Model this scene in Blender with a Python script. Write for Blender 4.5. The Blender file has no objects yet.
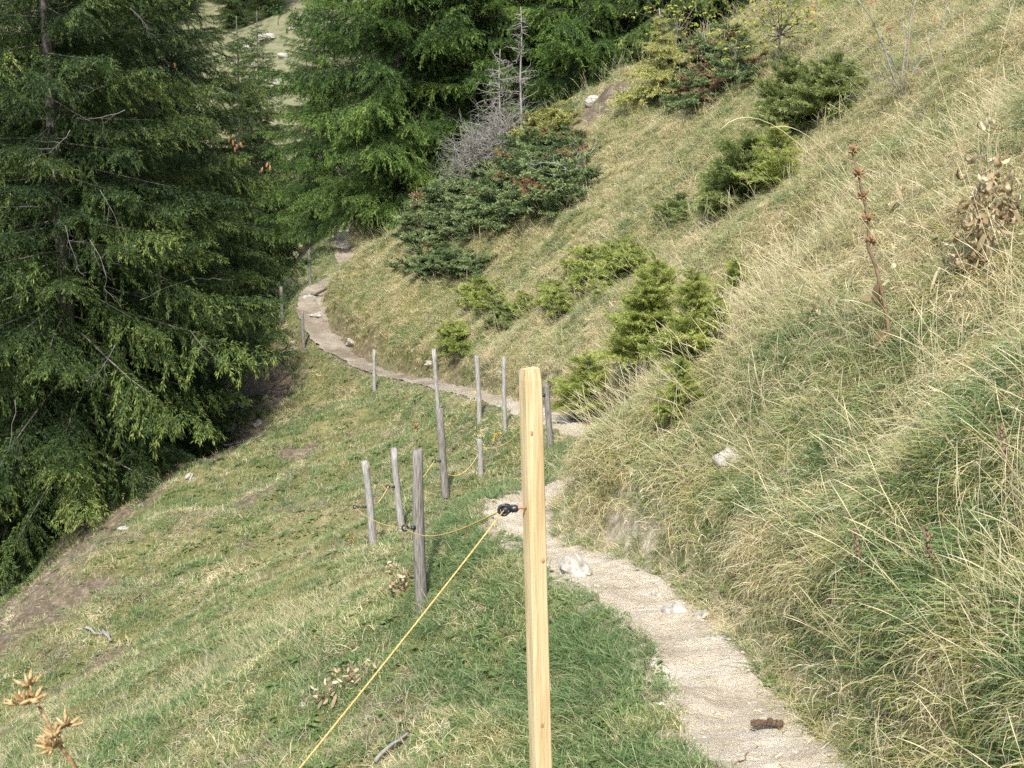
import bpy, math, random
import numpy as np
from mathutils import Vector, Matrix
R = math.radians
rng = np.random.default_rng(7)
random.seed(7)
sc = bpy.context.scene
C = sc.collection

# ------------------------------------------------------------ camera, sky, sun
F, PITCH = 1333.0, R(10.0)
cam_d = bpy.data.cameras.new('camera')
cam_d.sensor_width = 36.0
cam_d.lens = 36.0 * F / 1024.0
cam_d.clip_start = 0.05
cam_d.clip_end = 2000
cam_d.dof.use_dof = True
cam_d.dof.focus_distance = 9.0
cam_d.dof.aperture_fstop = 22.0
cam = bpy.data.objects.new('camera', cam_d)
cam.location = (0, 0, 0)
cam.rotation_euler = (R(90) - PITCH, 0, 0)
C.objects.link(cam)
sc.camera = cam

SUN_EL, SUN_AZ = 50.0, 188.0          # azimuth clockwise from +Y: light from behind the camera
world = bpy.data.worlds.new('World'); sc.world = world
world.use_nodes = True
wn, wl = world.node_tree.nodes, world.node_tree.links
bg = wn['Background']
sky = wn.new('ShaderNodeTexSky'); sky.sky_type = 'NISHITA'; sky.sun_disc = False
sky.sun_elevation = R(SUN_EL); sky.sun_rotation = R(SUN_AZ); sky.air_density = 1.0; sky.dust_density = 1.5; sky.ozone_density = 1.5
wl.new(sky.outputs[0], bg.inputs[0]); bg.inputs[1].default_value = 0.125
sd = bpy.data.lights.new('sun', 'SUN'); sd.energy = 3.2; sd.angle = R(2.0); sd.color = (1.0, .975, .93)
so = bpy.data.objects.new('sun', sd); C.objects.link(so)
az, el = R(SUN_AZ), R(SUN_EL)
sdir = Vector((math.sin(az)*math.cos(el), math.cos(az)*math.cos(el), math.sin(el)))
so.rotation_euler = sdir.to_track_quat('Z', 'Y').to_euler()
so.location = sdir * 60
sc.view_settings.view_transform = 'Standard'
sc.view_settings.look = 'None'
sc.view_settings.exposure = 1.25
sc.view_settings.gamma = 1.0
sc.view_settings.use_curve_mapping = False
sc.cycles.use_denoising = False
sc.cycles.max_bounces = 6
sc.cycles.diffuse_bounces = 3
sc.cycles.transparent_max_bounces = 6

# ------------------------------------------------------------ helpers
cp, sp = math.cos(PITCH), math.sin(PITCH)
def ray(px, py):
    u, v = (px - 512) / F, (384 - py) / F
    return np.array([u, cp + v * sp, -sp + v * cp])     # per unit camera depth
def at(px, py, y):
    r = ray(px, py); return r * (y / r[1])

def tag(o, label=None, cat=None, group=None, kind=None):
    if label: o['label'] = label
    if cat: o['category'] = cat
    if group: o['group'] = group
    if kind: o['kind'] = kind
    return o
def link(o, parent=None):
    C.objects.link(o)
    if parent is not None: o.parent = parent
    return o
def empty(name, loc, rz=0.0, tilt=(0, 0)):
    o = bpy.data.objects.new(name, None); o.empty_display_size = .1
    o.location = loc; o.rotation_euler = (tilt[0], tilt[1], rz)
    return link(o)
def rawmesh(name, V, faces_flat, loop_tot, mat=None, attrs=None, smooth=False, mats=None, mat_idx=None):
    me = bpy.data.meshes.new(name)
    V = np.asarray(V, dtype=np.float32); faces_flat = np.asarray(faces_flat, dtype=np.int32)
    loop_tot = np.asarray(loop_tot, dtype=np.int32)
    me.vertices.add(len(V)); me.vertices.foreach_set('co', V.ravel())
    me.loops.add(len(faces_flat)); me.loops.foreach_set('vertex_index', faces_flat)
    me.polygons.add(len(loop_tot))
    ls = np.zeros(len(loop_tot), np.int32); ls[1:] = np.cumsum(loop_tot)[:-1]
    me.polygons.foreach_set('loop_start', ls)
    for k, a in (attrs or {}).items():
        at_ = me.attributes.new(k, 'FLOAT', 'POINT'); at_.data.foreach_set('value', np.asarray(a, np.float32))
    for m in (mats or ([mat] if mat else [])): me.materials.append(m)
    if mat_idx is not None: me.polygons.foreach_set('material_index', np.asarray(mat_idx, np.int32))
    me.polygons.foreach_set('use_smooth', np.full(len(loop_tot), smooth, dtype=bool))
    me.update(calc_edges=True); me.validate()
    return me
class MB:
    """collects polygons for one mesh"""
    def __init__(s): s.V = []; s.F = []; s.L = []; s.T = []; s.n = 0
    def add(s, V, F, tint=0.5):
        V = np.asarray(V, float)
        for f in F: s.F.extend([i + s.n for i in f]); s.L.append(len(f))
        s.V.append(V); s.n += len(V)
        s.T.append(np.full(len(V), tint) if np.isscalar(tint) else np.asarray(tint))
    def addq(s, V, quads, tint):
        """V (n,3), quads (m,k) index array, tint (n,)"""
        quads = np.asarray(quads)
        s.F.extend((quads + s.n).ravel().tolist()); s.L.extend([quads.shape[1]] * len(quads))
        s.V.append(V); s.n += len(V); s.T.append(tint)
    def tube(s, pts, rad, k=8, tint=.5, cap=True, jit=0.0):
        pts = [np.asarray(p, float) for p in pts]; n = len(pts)
        if np.isscalar(rad): rad = [rad] * n
        V = []; up = None
        for i in range(n):
            d = pts[min(i + 1, n - 1)] - pts[max(i - 1, 0)]; d = d / (np.linalg.norm(d) + 1e-9)
            if up is None: up = np.array([1, 0, 0]) if abs(d[0]) < .8 else np.array([0, 1, 0])
            a = up - d * np.dot(up, d); a /= np.linalg.norm(a) + 1e-9; up = a; b = np.cross(d, a)
            for j in range(k):
                t = 2 * math.pi * j / k; r = rad[i] * (1 + (random.uniform(-jit, jit) if jit else 0))
                V.append(pts[i] + (a * math.cos(t) + b * math.sin(t)) * r)
        Fc = [[i * k + j, i * k + (j + 1) % k, (i + 1) * k + (j + 1) % k, (i + 1) * k + j] for i in range(n - 1) for j in range(k)]
        if cap: Fc += [list(range(k))[::-1], [(n - 1) * k + j for j in range(k)]]
        s.add(V, Fc, tint)
    def blob(s, c, r, seed=0, nu=12, nv=8, rough=.2, rot=0.0, tint=.5):
        rr = np.random.default_rng(seed); V = []
        ph = rr.uniform(0, 6.28, (5, 3)); kk = rr.normal(0, 2.2, (5, 3))
        for i in range(nv + 1):
            th = math.pi * i / nv
            for j in range(nu):
                f = 2 * math.pi * j / nu
                n = np.array([math.sin(th) * math.cos(f), math.sin(th) * math.sin(f), math.cos(th)])
                q = 1 + rough * sum(math.sin(np.dot(kk[m], n) + ph[m, 0]) for m in range(5)) / 2.5
                p = n * np.asarray(r) * q
                p = np.array([p[0] * math.cos(rot) - p[1] * math.sin(rot), p[0] * math.sin(rot) + p[1] * math.cos(rot), p[2]])
                V.append(np.asarray(c) + p)
        Fc = [[i * nu + j, (i + 1) * nu + j, (i + 1) * nu + (j + 1) % nu, i * nu + (j + 1) % nu] for i in range(nv) for j in range(nu)]
        s.add(V, Fc, tint)
    def leaf(s, base, d, w, n, curl=0.0, seg=4, tint=.5):
        """a leaf/petal ribbon from base along d with half width w, normal n"""
        d = np.asarray(d, float); L = np.linalg.norm(d); d = d / L; n = np.asarray(n, float); n = n - d * np.dot(n, d); n /= np.linalg.norm(n) + 1e-9
        sd_ = np.cross(d, n); V = []; p = np.asarray(base, float).copy(); ang = 0
        for i in range(seg + 1):
            t = i / seg; ww = w * math.sin(math.pi * min(.97, t * .9 + .06)) ** .8
            V += [p + sd_ * ww + n * ww * .25, p - sd_ * ww + n * ww * .25]
            ang = curl / seg; dn = d * math.cos(ang) + n * math.sin(ang); n = n * math.cos(ang) - d * math.sin(ang); d = dn
            p = p + d * L / seg
        s.add(V, [[2*i, 2*i+1, 2*i+3, 2*i+2] for i in range(seg)], tint)
    def build(s, name, mat, parent=None, smooth=True, loc=None):
        V = np.concatenate(s.V)
        if loc is not None: V = V - np.asarray(loc)
        me = rawmesh(name, V, s.F, s.L, mat, {'rnd': np.concatenate(s.T)}, smooth)
        o = bpy.data.objects.new(name, me)
        if loc is not None: o.location = loc
        return link(o, parent)

# value noise
_perm = rng.random((256, 256))
def vn(x, y):
    x = np.asarray(x, float); y = np.asarray(y, float)
    xi = np.floor(x).astype(int); yi = np.floor(y).astype(int); fx = x - xi; fy = y - yi
    fx = fx * fx * (3 - 2 * fx); fy = fy * fy * (3 - 2 * fy)
    g = lambda a, b: _perm[a % 256, b % 256]
    return (g(xi, yi) * (1-fx) + g(xi+1, yi) * fx) * (1-fy) + (g(xi, yi+1) * (1-fx) + g(xi+1, yi+1) * fx) * fy
def fbm(x, y, o=3):
    s = 0; a = .5; t = 0
    for i in range(o): s = s + a * vn(x * 2**i + 17 * i, y * 2**i + 31 * i); t += a; a *= .5
    return s / t

# ------------------------------------------------------------ materials
def nodemat(name):
    m = bpy.data.materials.new(name); m.use_nodes = True
    nt = m.node_tree; return m, nt, nt.nodes, nt.links, nt.nodes['Principled BSDF']
def ramp(N, stops, interp='LINEAR'):
    r = N.new('ShaderNodeValToRGB'); r.color_ramp.interpolation = interp
    while len(r.color_ramp.elements) < len(stops): r.color_ramp.elements.new(.5)
    for e, (p, c) in zip(r.color_ramp.elements, stops): e.position = p; e.color = (*c, 1)
    return r
def noise(N, L, scale, detail=4, vec=None, rough=.55):
    n = N.new('ShaderNodeTexNoise'); n.inputs['Scale'].default_value = scale; n.inputs['Detail'].default_value = detail; n.inputs['Roughness'].default_value = rough
    if vec is not None: L.new(vec, n.inputs['Vector'])
    return n
def mixc(N, L, fac, a, b, mode='MIX'):
    m = N.new('ShaderNodeMix'); m.data_type = 'RGBA'; m.blend_type = mode
    for v, i in ((fac, 0), (a, 6), (b, 7)):
        if isinstance(v, (int, float)): m.inputs[i].default_value = v
        elif isinstance(v, tuple): m.inputs[i].default_value = (*v, 1)
        else: L.new(v, m.inputs[i])
    return m.outputs[2]
def leafmat(name, stops, patch=None, patch_scale=.6, transl=.3, rough=.6, patch_rng=(.42, .62), spec=.2):
    """foliage: colour by the 'rnd' attribute of each blade; patch = second ramp in patches over the ground"""
    m, nt, N, L, bs = nodemat(name)
    a = N.new('ShaderNodeAttribute'); a.attribute_name = 'rnd'
    r1 = ramp(N, stops); L.new(a.outputs['Fac'], r1.inputs[0]); col = r1.outputs[0]
    if patch:
        r2 = ramp(N, patch); L.new(a.outputs['Fac'], r2.inputs[0])
        g = N.new('ShaderNodeNewGeometry'); n = noise(N, L, patch_scale, 3, g.outputs['Position'])
        mr = N.new('ShaderNodeMapRange'); mr.inputs[1].default_value, mr.inputs[2].default_value = patch_rng
        L.new(n.outputs[0], mr.inputs[0]); col = mixc(N, L, mr.outputs[0], col, r2.outputs[0])
    L.new(col, bs.inputs['Base Color']); bs.inputs['Roughness'].default_value = rough
    bs.inputs['Specular IOR Level'].default_value = spec
    if transl:
        t = N.new('ShaderNodeBsdfTranslucent'); L.new(col, t.inputs[0])
        ms = N.new('ShaderNodeMixShader'); ms.inputs[0].default_value = transl
        L.new(bs.outputs[0], ms.inputs[1]); L.new(t.outputs[0], ms.inputs[2]); L.new(ms.outputs[0], N['Material Output'].inputs[0])
    return m
def simplemat(name, a, b, scale=8, rough=.8, stretch=None, bump=.3, detail=5, spec=.3, mid=None):
    m, nt, N, L, bs = nodemat(name)
    tc = N.new('ShaderNodeTexCoord'); vec = tc.outputs['Object']
    if stretch:
        mp = N.new('ShaderNodeMapping'); mp.inputs['Scale'].default_value = stretch; L.new(vec, mp.inputs[0]); vec = mp.outputs[0]
    n = noise(N, L, scale, detail, vec)
    r = ramp(N, [(.3, a), (.5, mid), (.7, b)] if mid else [(.3, a), (.7, b)]); L.new(n.outputs[0], r.inputs[0]); L.new(r.outputs[0], bs.inputs['Base Color'])
    bs.inputs['Roughness'].default_value = rough; bs.inputs['Specular IOR Level'].default_value = spec
    if bump:
        bp = N.new('ShaderNodeBump'); bp.inputs['Strength'].default_value = bump; bp.inputs['Distance'].default_value = .01
        L.new(n.outputs[0], bp.inputs['Height']); L.new(bp.outputs[0], bs.inputs['Normal'])
    return m

# ------------------------------------------------------------ terrain
# centre line of the path in metres (camera = origin, +Y ahead)
PATH = np.array([(0.3,-4,-1.35),(0.9,-1,-1.6),(1.15,1,-1.78),(1.15,3,-2.03),(.94,5,-2.3),(.87,6.1,-2.37),(.64,7.2,-2.43),(.25,8.4,-2.56),(.04,9.6,-2.62),(.45,11,-2.85),
  (.95,12.4,-3.0),(1.05,13.8,-3.08),(.72,15.2,-3.2),(.05,17.6,-3.42),(-.5,20,-3.72),(-1.3,23,-4.1),(-2.8,27,-4.5),(-4.05,29.6,-4.35),
  (-4.75,31.5,-3.93),(-4.95,33.2,-3.6),(-4.65,35,-3.42),(-4.5,38,-3.6),(-5.3,43,-3.6),(-6.3,49.5,-3.15),(-6.2,53,-3.0),(-8.5,60,-3.0)])
def resample(P, step):
    # catmull-rom
    out = []
    for i in range(len(P) - 1):
        p0, p1, p2, p3 = P[max(i-1, 0)], P[i], P[i+1], P[min(i+2, len(P)-1)]
        n = max(2, int(np.linalg.norm(p2 - p1) / step))
        for k in range(n):
            t = k / n
            out.append(.5 * ((2*p1) + (-p0+p2)*t + (2*p0-5*p1+4*p2-p3)*t*t + (-p0+3*p1-3*p2+p3)*t**3))
    out.append(P[-1]); return np.array(out)
PD = resample(PATH, .12)
def pathx(y): return np.interp(y, PATH[:, 1], PATH[:, 0])
def pathz(y): return np.interp(y, PATH[:, 1], PATH[:, 2])
ctrl = [tuple(p) for p in PATH]
for y in (-4, -1, 1, 3, 5, 7, 9.5, 13, 17, 21, 25, 29):
    px_, pz_ = float(pathx(y)), float(pathz(y))
    for off in ((1.2, 3, 6, 11, 20) if y < 26 else (1.2, 3, 6, 11)):
        ctrl.append((px_ + off, y, pz_ + .80 * off + (.10 if off > 1 else 0)))
for (px, py, y) in ((422,612,8.3),(373,545,13.4),(445,500,14.6),(300,768,6.8),(100,700,12.3),(0,768,9.4),(200,600,16.3),(0,612,18),(120,500,24.5),
                    (238,405,30),(300,450,22),(262,345,32.2),(460,700,6.6),(350,400,25.5),(150,640,15),(60,560,21)):
    ctrl.append(tuple(at(px, py, y)))
for p in ((-3,4,-4.1),(-3,0,-3.7),(-7,8,-6.4),(-8,2,-6.3),(-10,12,-8.6),(-8.6,18,-8.1),(-9.6,25,-8.7),(-8.6,31,-8.2),(-8.2,35,-7.2),(-9,40,-7.6),(-12,20,-11),(-13,28,-12),
          (-12,36,-11.2),(-16,12,-12.4),(-17,30,-13.4),(-15.8,46,-12.8),(-15.8,60,-12.6),(-24,30,-15),(-26,50,-14.5),(-30,10,-18),(-12,60,-9.5),
          (2.2,33.5,1.46),(-1.6,35.5,-1.25),(-3.4,35.2,-2.5),(4.6,31,2.3),(7.4,27.5,3.2),(12,26,6.6),
          (3,41,-.8),(-1,42,-2.7),(8,38,2.4),(13,37,6),(-5,42,-3.6),(-2,50,-1.2),(5,50,2.5),(14,50,8),(-6.6,46,-3.4),(-4,48,-2.3),(-9,49,-5.6),(2,60,3),(14,70,12),
          (22,12,14.5),(24,35,14),(28,60,20),(18,0,12),(-10,75,-5),(-24,80,-7)):
    ctrl.append(p)
ctrl = np.array(ctrl)
def _phi(r): return np.where(r > 1e-9, r * r * np.log(r + 1e-12), 0)
_n = len(ctrl)
_A = np.zeros((_n + 3, _n + 3)); _d = np.linalg.norm(ctrl[:, None, :2] - ctrl[None, :, :2], axis=2)
_A[:_n, :_n] = _phi(_d) + np.eye(_n) * .25
_A[:_n, _n] = 1; _A[:_n, _n+1:] = ctrl[:, :2]; _A[_n, :_n] = 1; _A[_n+1:, :_n] = ctrl[:, :2].T
_w = np.linalg.solve(_A, np.concatenate([ctrl[:, 2], np.zeros(3)]))
def sstep(t): t = np.clip(t, 0, 1); return t * t * (3 - 2 * t)
def base_h(x, y):
    x = np.asarray(x, float); y = np.asarray(y, float); sh = x.shape; x = x.ravel(); y = y.ravel(); out = np.empty(len(x))
    xc = np.clip(x, -34, 30); yc = np.clip(y, -5, 82)
    for i in range(0, len(x), 20000):
        X, Y = xc[i:i+20000], yc[i:i+20000]
        r = np.hypot(X[:, None] - ctrl[None, :, 0], Y[:, None] - ctrl[None, :, 1])
        out[i:i+20000] = _phi(r) @ _w[:_n] + _w[_n] + _w[_n+1] * X + _w[_n+2] * Y
    # beyond the fitted area: opposite valley side and the continuing mountain
    out += np.clip(x - 30, 0, None) * .55 + np.clip(-34 - x, 0, None) * -.05
    far = np.clip(y - 82, 0, None)
    out += far * .30 + 5 * sstep(far / 120) * (fbm(x * .03, y * .03) - .5) * 2
    out -= np.clip(-5 - y, 0, None) * -.1
    return out.reshape(sh)
def path_dist(x, y):
    """distance to the path, path height there, side (+ = uphill/right)"""
    x = np.asarray(x, float).ravel(); y = np.asarray(y, float).ravel()
    D = np.empty(len(x)); Z = np.empty(len(x)); S = np.empty(len(x))
    tang = np.gradient(PD[:, :2], axis=0)
    for i in range(0, len(x), 20000):
        dx = x[i:i+20000, None] - PD[None, :, 0]; dy = y[i:i+20000, None] - PD[None, :, 1]
        dd = dx * dx + dy * dy; k = dd.argmin(1); r = np.arange(len(k))
        D[i:i+20000] = np.sqrt(dd[r, k]); Z[i:i+20000] = PD[k, 2]
        S[i:i+20000] = np.sign(dx[r, k] * tang[k, 1] - dy[r, k] * tang[k, 0])
    return D, Z, S
def height(x, y):
    x = np.asarray(x, float); y = np.asarray(y, float); sh = x.shape
    h = base_h(x, y).ravel(); D, Z, S = path_dist(x, y)
    xr, yr = x.ravel(), y.ravel()
    rough = (fbm(xr * .9, yr * .9, 3) - .5) * .34 + (fbm(xr * 3.1 + 5, yr * 3.1, 3) - .5) * .13 + (vn(xr * 9, yr * 9) - .5) * .03
    rough = rough * (1 + np.clip(np.hypot(xr, yr) / 30, 0, 2.0))
    h = h + rough * sstep((D - .25) / .7)
    hw = .30 + .08 * (fbm(xr * 1.7, yr * 1.7, 2) - .5)
    bank = np.where(S > 0, .26, .55)
    w = 1 - sstep((D - hw) / bank)
    # cut bank on the uphill side, soft shoulder downhill
    zpath = Z + (fbm(xr * 4, yr * 4, 3) - .5) * .08 - .03 * (1 - sstep(D / .3))
    h = h * (1 - w) + zpath * w
    h += np.where(S > 0, .11, .0) * sstep((D - hw) / .22) * (1 - sstep((D - .7) / 1.6))
    return h.reshape(sh)
def hz(x, y): return float(height(np.array([x]), np.array([y]))[0])
def hit(px, py, near=2.0, far=140.0):
    """where the sight line of a photo pixel meets the ground"""
    r = ray(px, py) / ray(px, py)[1]
    t = np.geomspace(near, far, 2400); P = r[None, :] * t[:, None]
    g = height(P[:, 0], P[:, 1]); below = np.nonzero(P[:, 2] < g)[0]
    k = below[0] if len(below) else len(t) - 1
    return np.array([P[k, 0], P[k, 1], g[k]])
def hitc(px, py, ymax=35.5):
    for k in range(80):
        b = hit(px, py + k)
        if b[1] < ymax: return b
    return b
def slope_dir(x, y):
    x = np.asarray(x, float); y = np.asarray(y, float); e = .35
    gx = (base_h(x + e, y) - base_h(x - e, y)) / (2*e); gy = (base_h(x, y + e) - base_h(x, y - e)) / (2*e)
    return gx, gy

def axis(lo, hi, breaks):
    v = [lo]
    while v[-1] < hi: v.append(v[-1] + breaks(v[-1]))
    return np.array(v)
xs = axis(-220, 200, lambda x: .09 if -2.2 < x < 3.5 else (.16 if -9 < x < 8 else (.5 if -22 < x < 18 else 3.0)))
ys = axis(-30, 420, lambda y: 1.0 if y < 0 else (.09 if y < 11 else (.17 if y < 37 else (.5 if y < 75 else 4.0))))
GX, GY = np.meshgrid(xs, ys); GZ = height(GX, GY)
nx, ny = len(xs), len(ys)
idx = np.arange(nx * ny).reshape(ny, nx)
quads = np.stack([idx[:-1, :-1], idx[:-1, 1:], idx[1:, 1:], idx[1:, :-1]], -1).reshape(-1, 4)
gD, gZp, gS = path_dist(GX, GY)
gx_, gy_ = GX.ravel(), GY.ravel()
# bare soil: the break under the spruces (crown shade worked into its dark colour), cut bank, a few scars
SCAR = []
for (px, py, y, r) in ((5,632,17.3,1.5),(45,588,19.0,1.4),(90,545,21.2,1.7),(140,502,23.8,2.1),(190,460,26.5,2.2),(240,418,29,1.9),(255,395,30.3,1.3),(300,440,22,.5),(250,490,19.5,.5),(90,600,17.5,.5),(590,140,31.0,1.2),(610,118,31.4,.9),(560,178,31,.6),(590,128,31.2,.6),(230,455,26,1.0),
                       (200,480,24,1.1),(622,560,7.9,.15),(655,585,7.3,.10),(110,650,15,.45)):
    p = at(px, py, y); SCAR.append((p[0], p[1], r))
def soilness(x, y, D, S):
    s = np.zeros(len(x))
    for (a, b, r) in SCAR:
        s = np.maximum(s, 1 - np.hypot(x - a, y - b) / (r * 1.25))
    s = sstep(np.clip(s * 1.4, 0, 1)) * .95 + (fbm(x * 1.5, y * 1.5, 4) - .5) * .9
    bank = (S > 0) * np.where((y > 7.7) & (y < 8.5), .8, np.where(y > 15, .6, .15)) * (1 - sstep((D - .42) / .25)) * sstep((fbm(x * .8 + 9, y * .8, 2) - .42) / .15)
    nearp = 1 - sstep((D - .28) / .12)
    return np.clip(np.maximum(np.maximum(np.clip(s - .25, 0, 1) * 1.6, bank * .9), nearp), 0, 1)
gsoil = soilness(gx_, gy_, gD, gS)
gmat, nt, N, L, bs = nodemat('hillside_turf')
geo = N.new('ShaderNodeNewGeometry'); pos = geo.outputs['Position']
n1 = noise(N, L, .9, 6, pos); n2 = noise(N, L, 9, 6, pos, .7); n3 = noise(N, L, 60, 3, pos, .7)
r1 = ramp(N, [(.3, (.062, .085, .020)), (.5, (.13, .135, .045)), (.7, (.24, .205, .095))]); L.new(n1.outputs[0], r1.inputs[0])
r2 = ramp(N, [(.32, (.045, .055, .02)), (.5, (.13, .12, .05)), (.72, (.30, .26, .13))]); L.new(n2.outputs[0], r2.inputs[0])
turf = mixc(N, L, .55, r1.outputs[0], r2.outputs[0])
r3 = ramp(N, [(.3, (.06, .045, .03)), (.5, (.125, .095, .065)), (.66, (.22, .175, .125)), (.8, (.42, .37, .30))]); L.new(n2.outputs[0], r3.inputs[0])  # earth browns, dark end lowered to paint in the shade under the spruces
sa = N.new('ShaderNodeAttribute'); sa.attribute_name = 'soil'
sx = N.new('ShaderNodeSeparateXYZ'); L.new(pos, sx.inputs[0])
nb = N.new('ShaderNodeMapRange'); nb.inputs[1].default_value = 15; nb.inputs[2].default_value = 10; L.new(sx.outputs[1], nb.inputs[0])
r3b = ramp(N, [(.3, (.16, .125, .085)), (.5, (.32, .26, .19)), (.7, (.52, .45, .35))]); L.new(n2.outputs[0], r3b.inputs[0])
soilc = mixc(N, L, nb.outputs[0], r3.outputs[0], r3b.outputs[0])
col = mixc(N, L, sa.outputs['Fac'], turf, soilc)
# far slopes: pale dry pasture with limestone
sx = N.new('ShaderNodeSeparateXYZ'); L.new(pos, sx.inputs[0])
fr = N.new('ShaderNodeMapRange'); fr.inputs[1].default_value = 38; fr.inputs[2].default_value = 60; L.new(sx.outputs[1], fr.inputs[0])
n4 = noise(N, L, .8, 12, pos, .8); rf = ramp(N, [(.32, (.045, .06, .028)), (.45, (.12, .125, .06)), (.56, (.19, .17, .095)), (.66, (.16, .155, .12)), (.76, (.32, .31, .29))]); L.new(n4.outputs[0], rf.inputs[0])
col = mixc(N, L, fr.outputs[0], col, rf.outputs[0])
L.new(col, bs.inputs['Base Color']); bs.inputs['Roughness'].default_value = .95; bs.inputs['Specular IOR Level'].default_value = .1
bp = N.new('ShaderNodeBump'); bp.inputs['Strength'].default_value = .8; bp.inputs['Distance'].default_value = .04
L.new(n2.outputs[0], bp.inputs['Height']); bp2 = N.new('ShaderNodeBump'); bp2.inputs['Strength'].default_value = .5; bp2.inputs['Distance'].default_value = .008
L.new(n3.outputs[0], bp2.inputs['Height']); L.new(bp.outputs[0], bp2.inputs['Normal']); L.new(bp2.outputs[0], bs.inputs['Normal'])
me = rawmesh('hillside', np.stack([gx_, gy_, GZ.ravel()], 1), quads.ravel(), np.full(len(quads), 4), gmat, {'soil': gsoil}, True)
tag(link(bpy.data.objects.new('hillside', me)), kind='structure')

# ------------------------------------------------------------ path surface
pm, nt, N, L, bs = nodemat('trodden_limestone_dirt')
geo = N.new('ShaderNodeNewGeometry'); pos = geo.outputs['Position']
a1 = noise(N, L, 3.5, 6, pos, .6); a2 = noise(N, L, 45, 5, pos, .75)
vo = N.new('ShaderNodeTexVoronoi'); vo.inputs['Scale'].default_value = 55; L.new(pos, vo.inputs['Vector'])
r1 = ramp(N, [(.3, (.54, .45, .32)), (.5, (.68, .585, .44)), (.7, (.78, .70, .56))]); L.new(a1.outputs[0], r1.inputs[0])
r2 = ramp(N, [(.26, (.62, .58, .52)), (.42, (1.0, .99, .97)), (.75, (1.15, 1.15, 1.15))]); L.new(a2.outputs[0], r2.inputs[0])
pc = mixc(N, L, .8, r1.outputs[0], r2.outputs[0], 'MULTIPLY')
L.new(pc, bs.inputs['Base Color']); bs.inputs['Roughness'].default_value = .95; bs.inputs['Specular IOR Level'].default_value = .15
mpx = N.new('ShaderNodeMapping'); mpx.inputs['Scale'].default_value = (1, 2.6, 1); L.new(pos, mpx.inputs[0])
a3 = noise(N, L, 16, 7, mpx.outputs[0], .7); r5 = ramp(N, [(.34, (.55, .50, .43)), (.44, (.92, .90, .86)), (.6, (1, 1, 1)), (.72, (1.12, 1.12, 1.12))]); L.new(a3.outputs[0], r5.inputs[0])
pc = mixc(N, L, .65, pc, r5.outputs[0], 'MULTIPLY')
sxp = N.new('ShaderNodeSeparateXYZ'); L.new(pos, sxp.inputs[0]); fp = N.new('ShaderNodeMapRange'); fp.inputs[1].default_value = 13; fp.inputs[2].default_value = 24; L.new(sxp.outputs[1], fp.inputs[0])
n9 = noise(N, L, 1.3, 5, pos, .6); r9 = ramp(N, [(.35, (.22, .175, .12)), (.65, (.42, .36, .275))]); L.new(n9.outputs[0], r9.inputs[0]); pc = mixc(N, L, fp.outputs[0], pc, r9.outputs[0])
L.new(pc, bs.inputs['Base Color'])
b0 = N.new('ShaderNodeBump'); b0.inputs['Strength'].default_value = 1.0; b0.inputs['Distance'].default_value = .05; L.new(a3.outputs[0], b0.inputs['Height'])
b1 = N.new('ShaderNodeBump'); L.new(b0.outputs[0], b1.inputs['Normal']); b1.inputs['Strength'].default_value = .9; b1.inputs['Distance'].default_value = .02; L.new(a2.outputs[0], b1.inputs['Height'])
b2 = N.new('ShaderNodeBump'); b2.inputs['Strength'].default_value = .35; b2.inputs['Distance'].default_value = .01; b2.invert = True; L.new(vo.outputs[0], b2.inputs['Height']); L.new(b1.outputs[0], b2.inputs['Normal'])
L.new(b2.outputs[0], bs.inputs['Normal'])
def half_width(y):
    y = np.asarray(y, float)
    return .235 - .11 * np.exp(-((y - 8.55) / .42) ** 2) + .07 * np.clip((y - 28) / 4, 0, 1) - .05 * ((y > 17) & (y < 29)) + .02 * (y < 5.4)
PF = resample(PATH, .07)
tg = np.gradient(PF[:, :2], axis=0); tg /= np.linalg.norm(tg, axis=1)[:, None]; nrm = np.stack([tg[:, 1], -tg[:, 0]], 1)
K = 13; V = []
for i, p in enumerate(PF):
    far = np.clip((p[1] - 20) / 12, 0, 1)
    wl_ = float(half_width(p[1])) + .03 + .07 * (vn(p[1] * 2.3, 1.5) - .5) + .10 * (vn(p[1] * 7.3, 8.5) - .5)
    wr_ = float(half_width(p[1])) + .03 + .08 * (vn(p[1] * 2.1, 4.5) - .5) + .12 * (vn(p[1] * 6.3, 2.5) - .5)
    for j in range(K):
        t = -wl_ + (wl_ + wr_) * j / (K - 1); V.append((p[0] + nrm[i, 0] * t, p[1] + nrm[i, 1] * t))
V = np.array(V); vz = height(V[:, 0], V[:, 1]) + .012 + .05 * np.clip((V[:, 1] - 13) / 12, 0, 1)
e = np.abs(np.tile(np.linspace(-1, 1, K), len(PF))); vz = vz - .03 * sstep((e - .8) / .2)
idx = np.arange(len(V)).reshape(len(PF), K)
quads = np.stack([idx[:-1, :-1], idx[:-1, 1:], idx[1:, 1:], idx[1:, :-1]], -1).reshape(-1, 4)
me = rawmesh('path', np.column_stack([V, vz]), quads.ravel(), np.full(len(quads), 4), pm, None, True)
tag(link(bpy.data.objects.new('path', me)), kind='structure')

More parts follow.
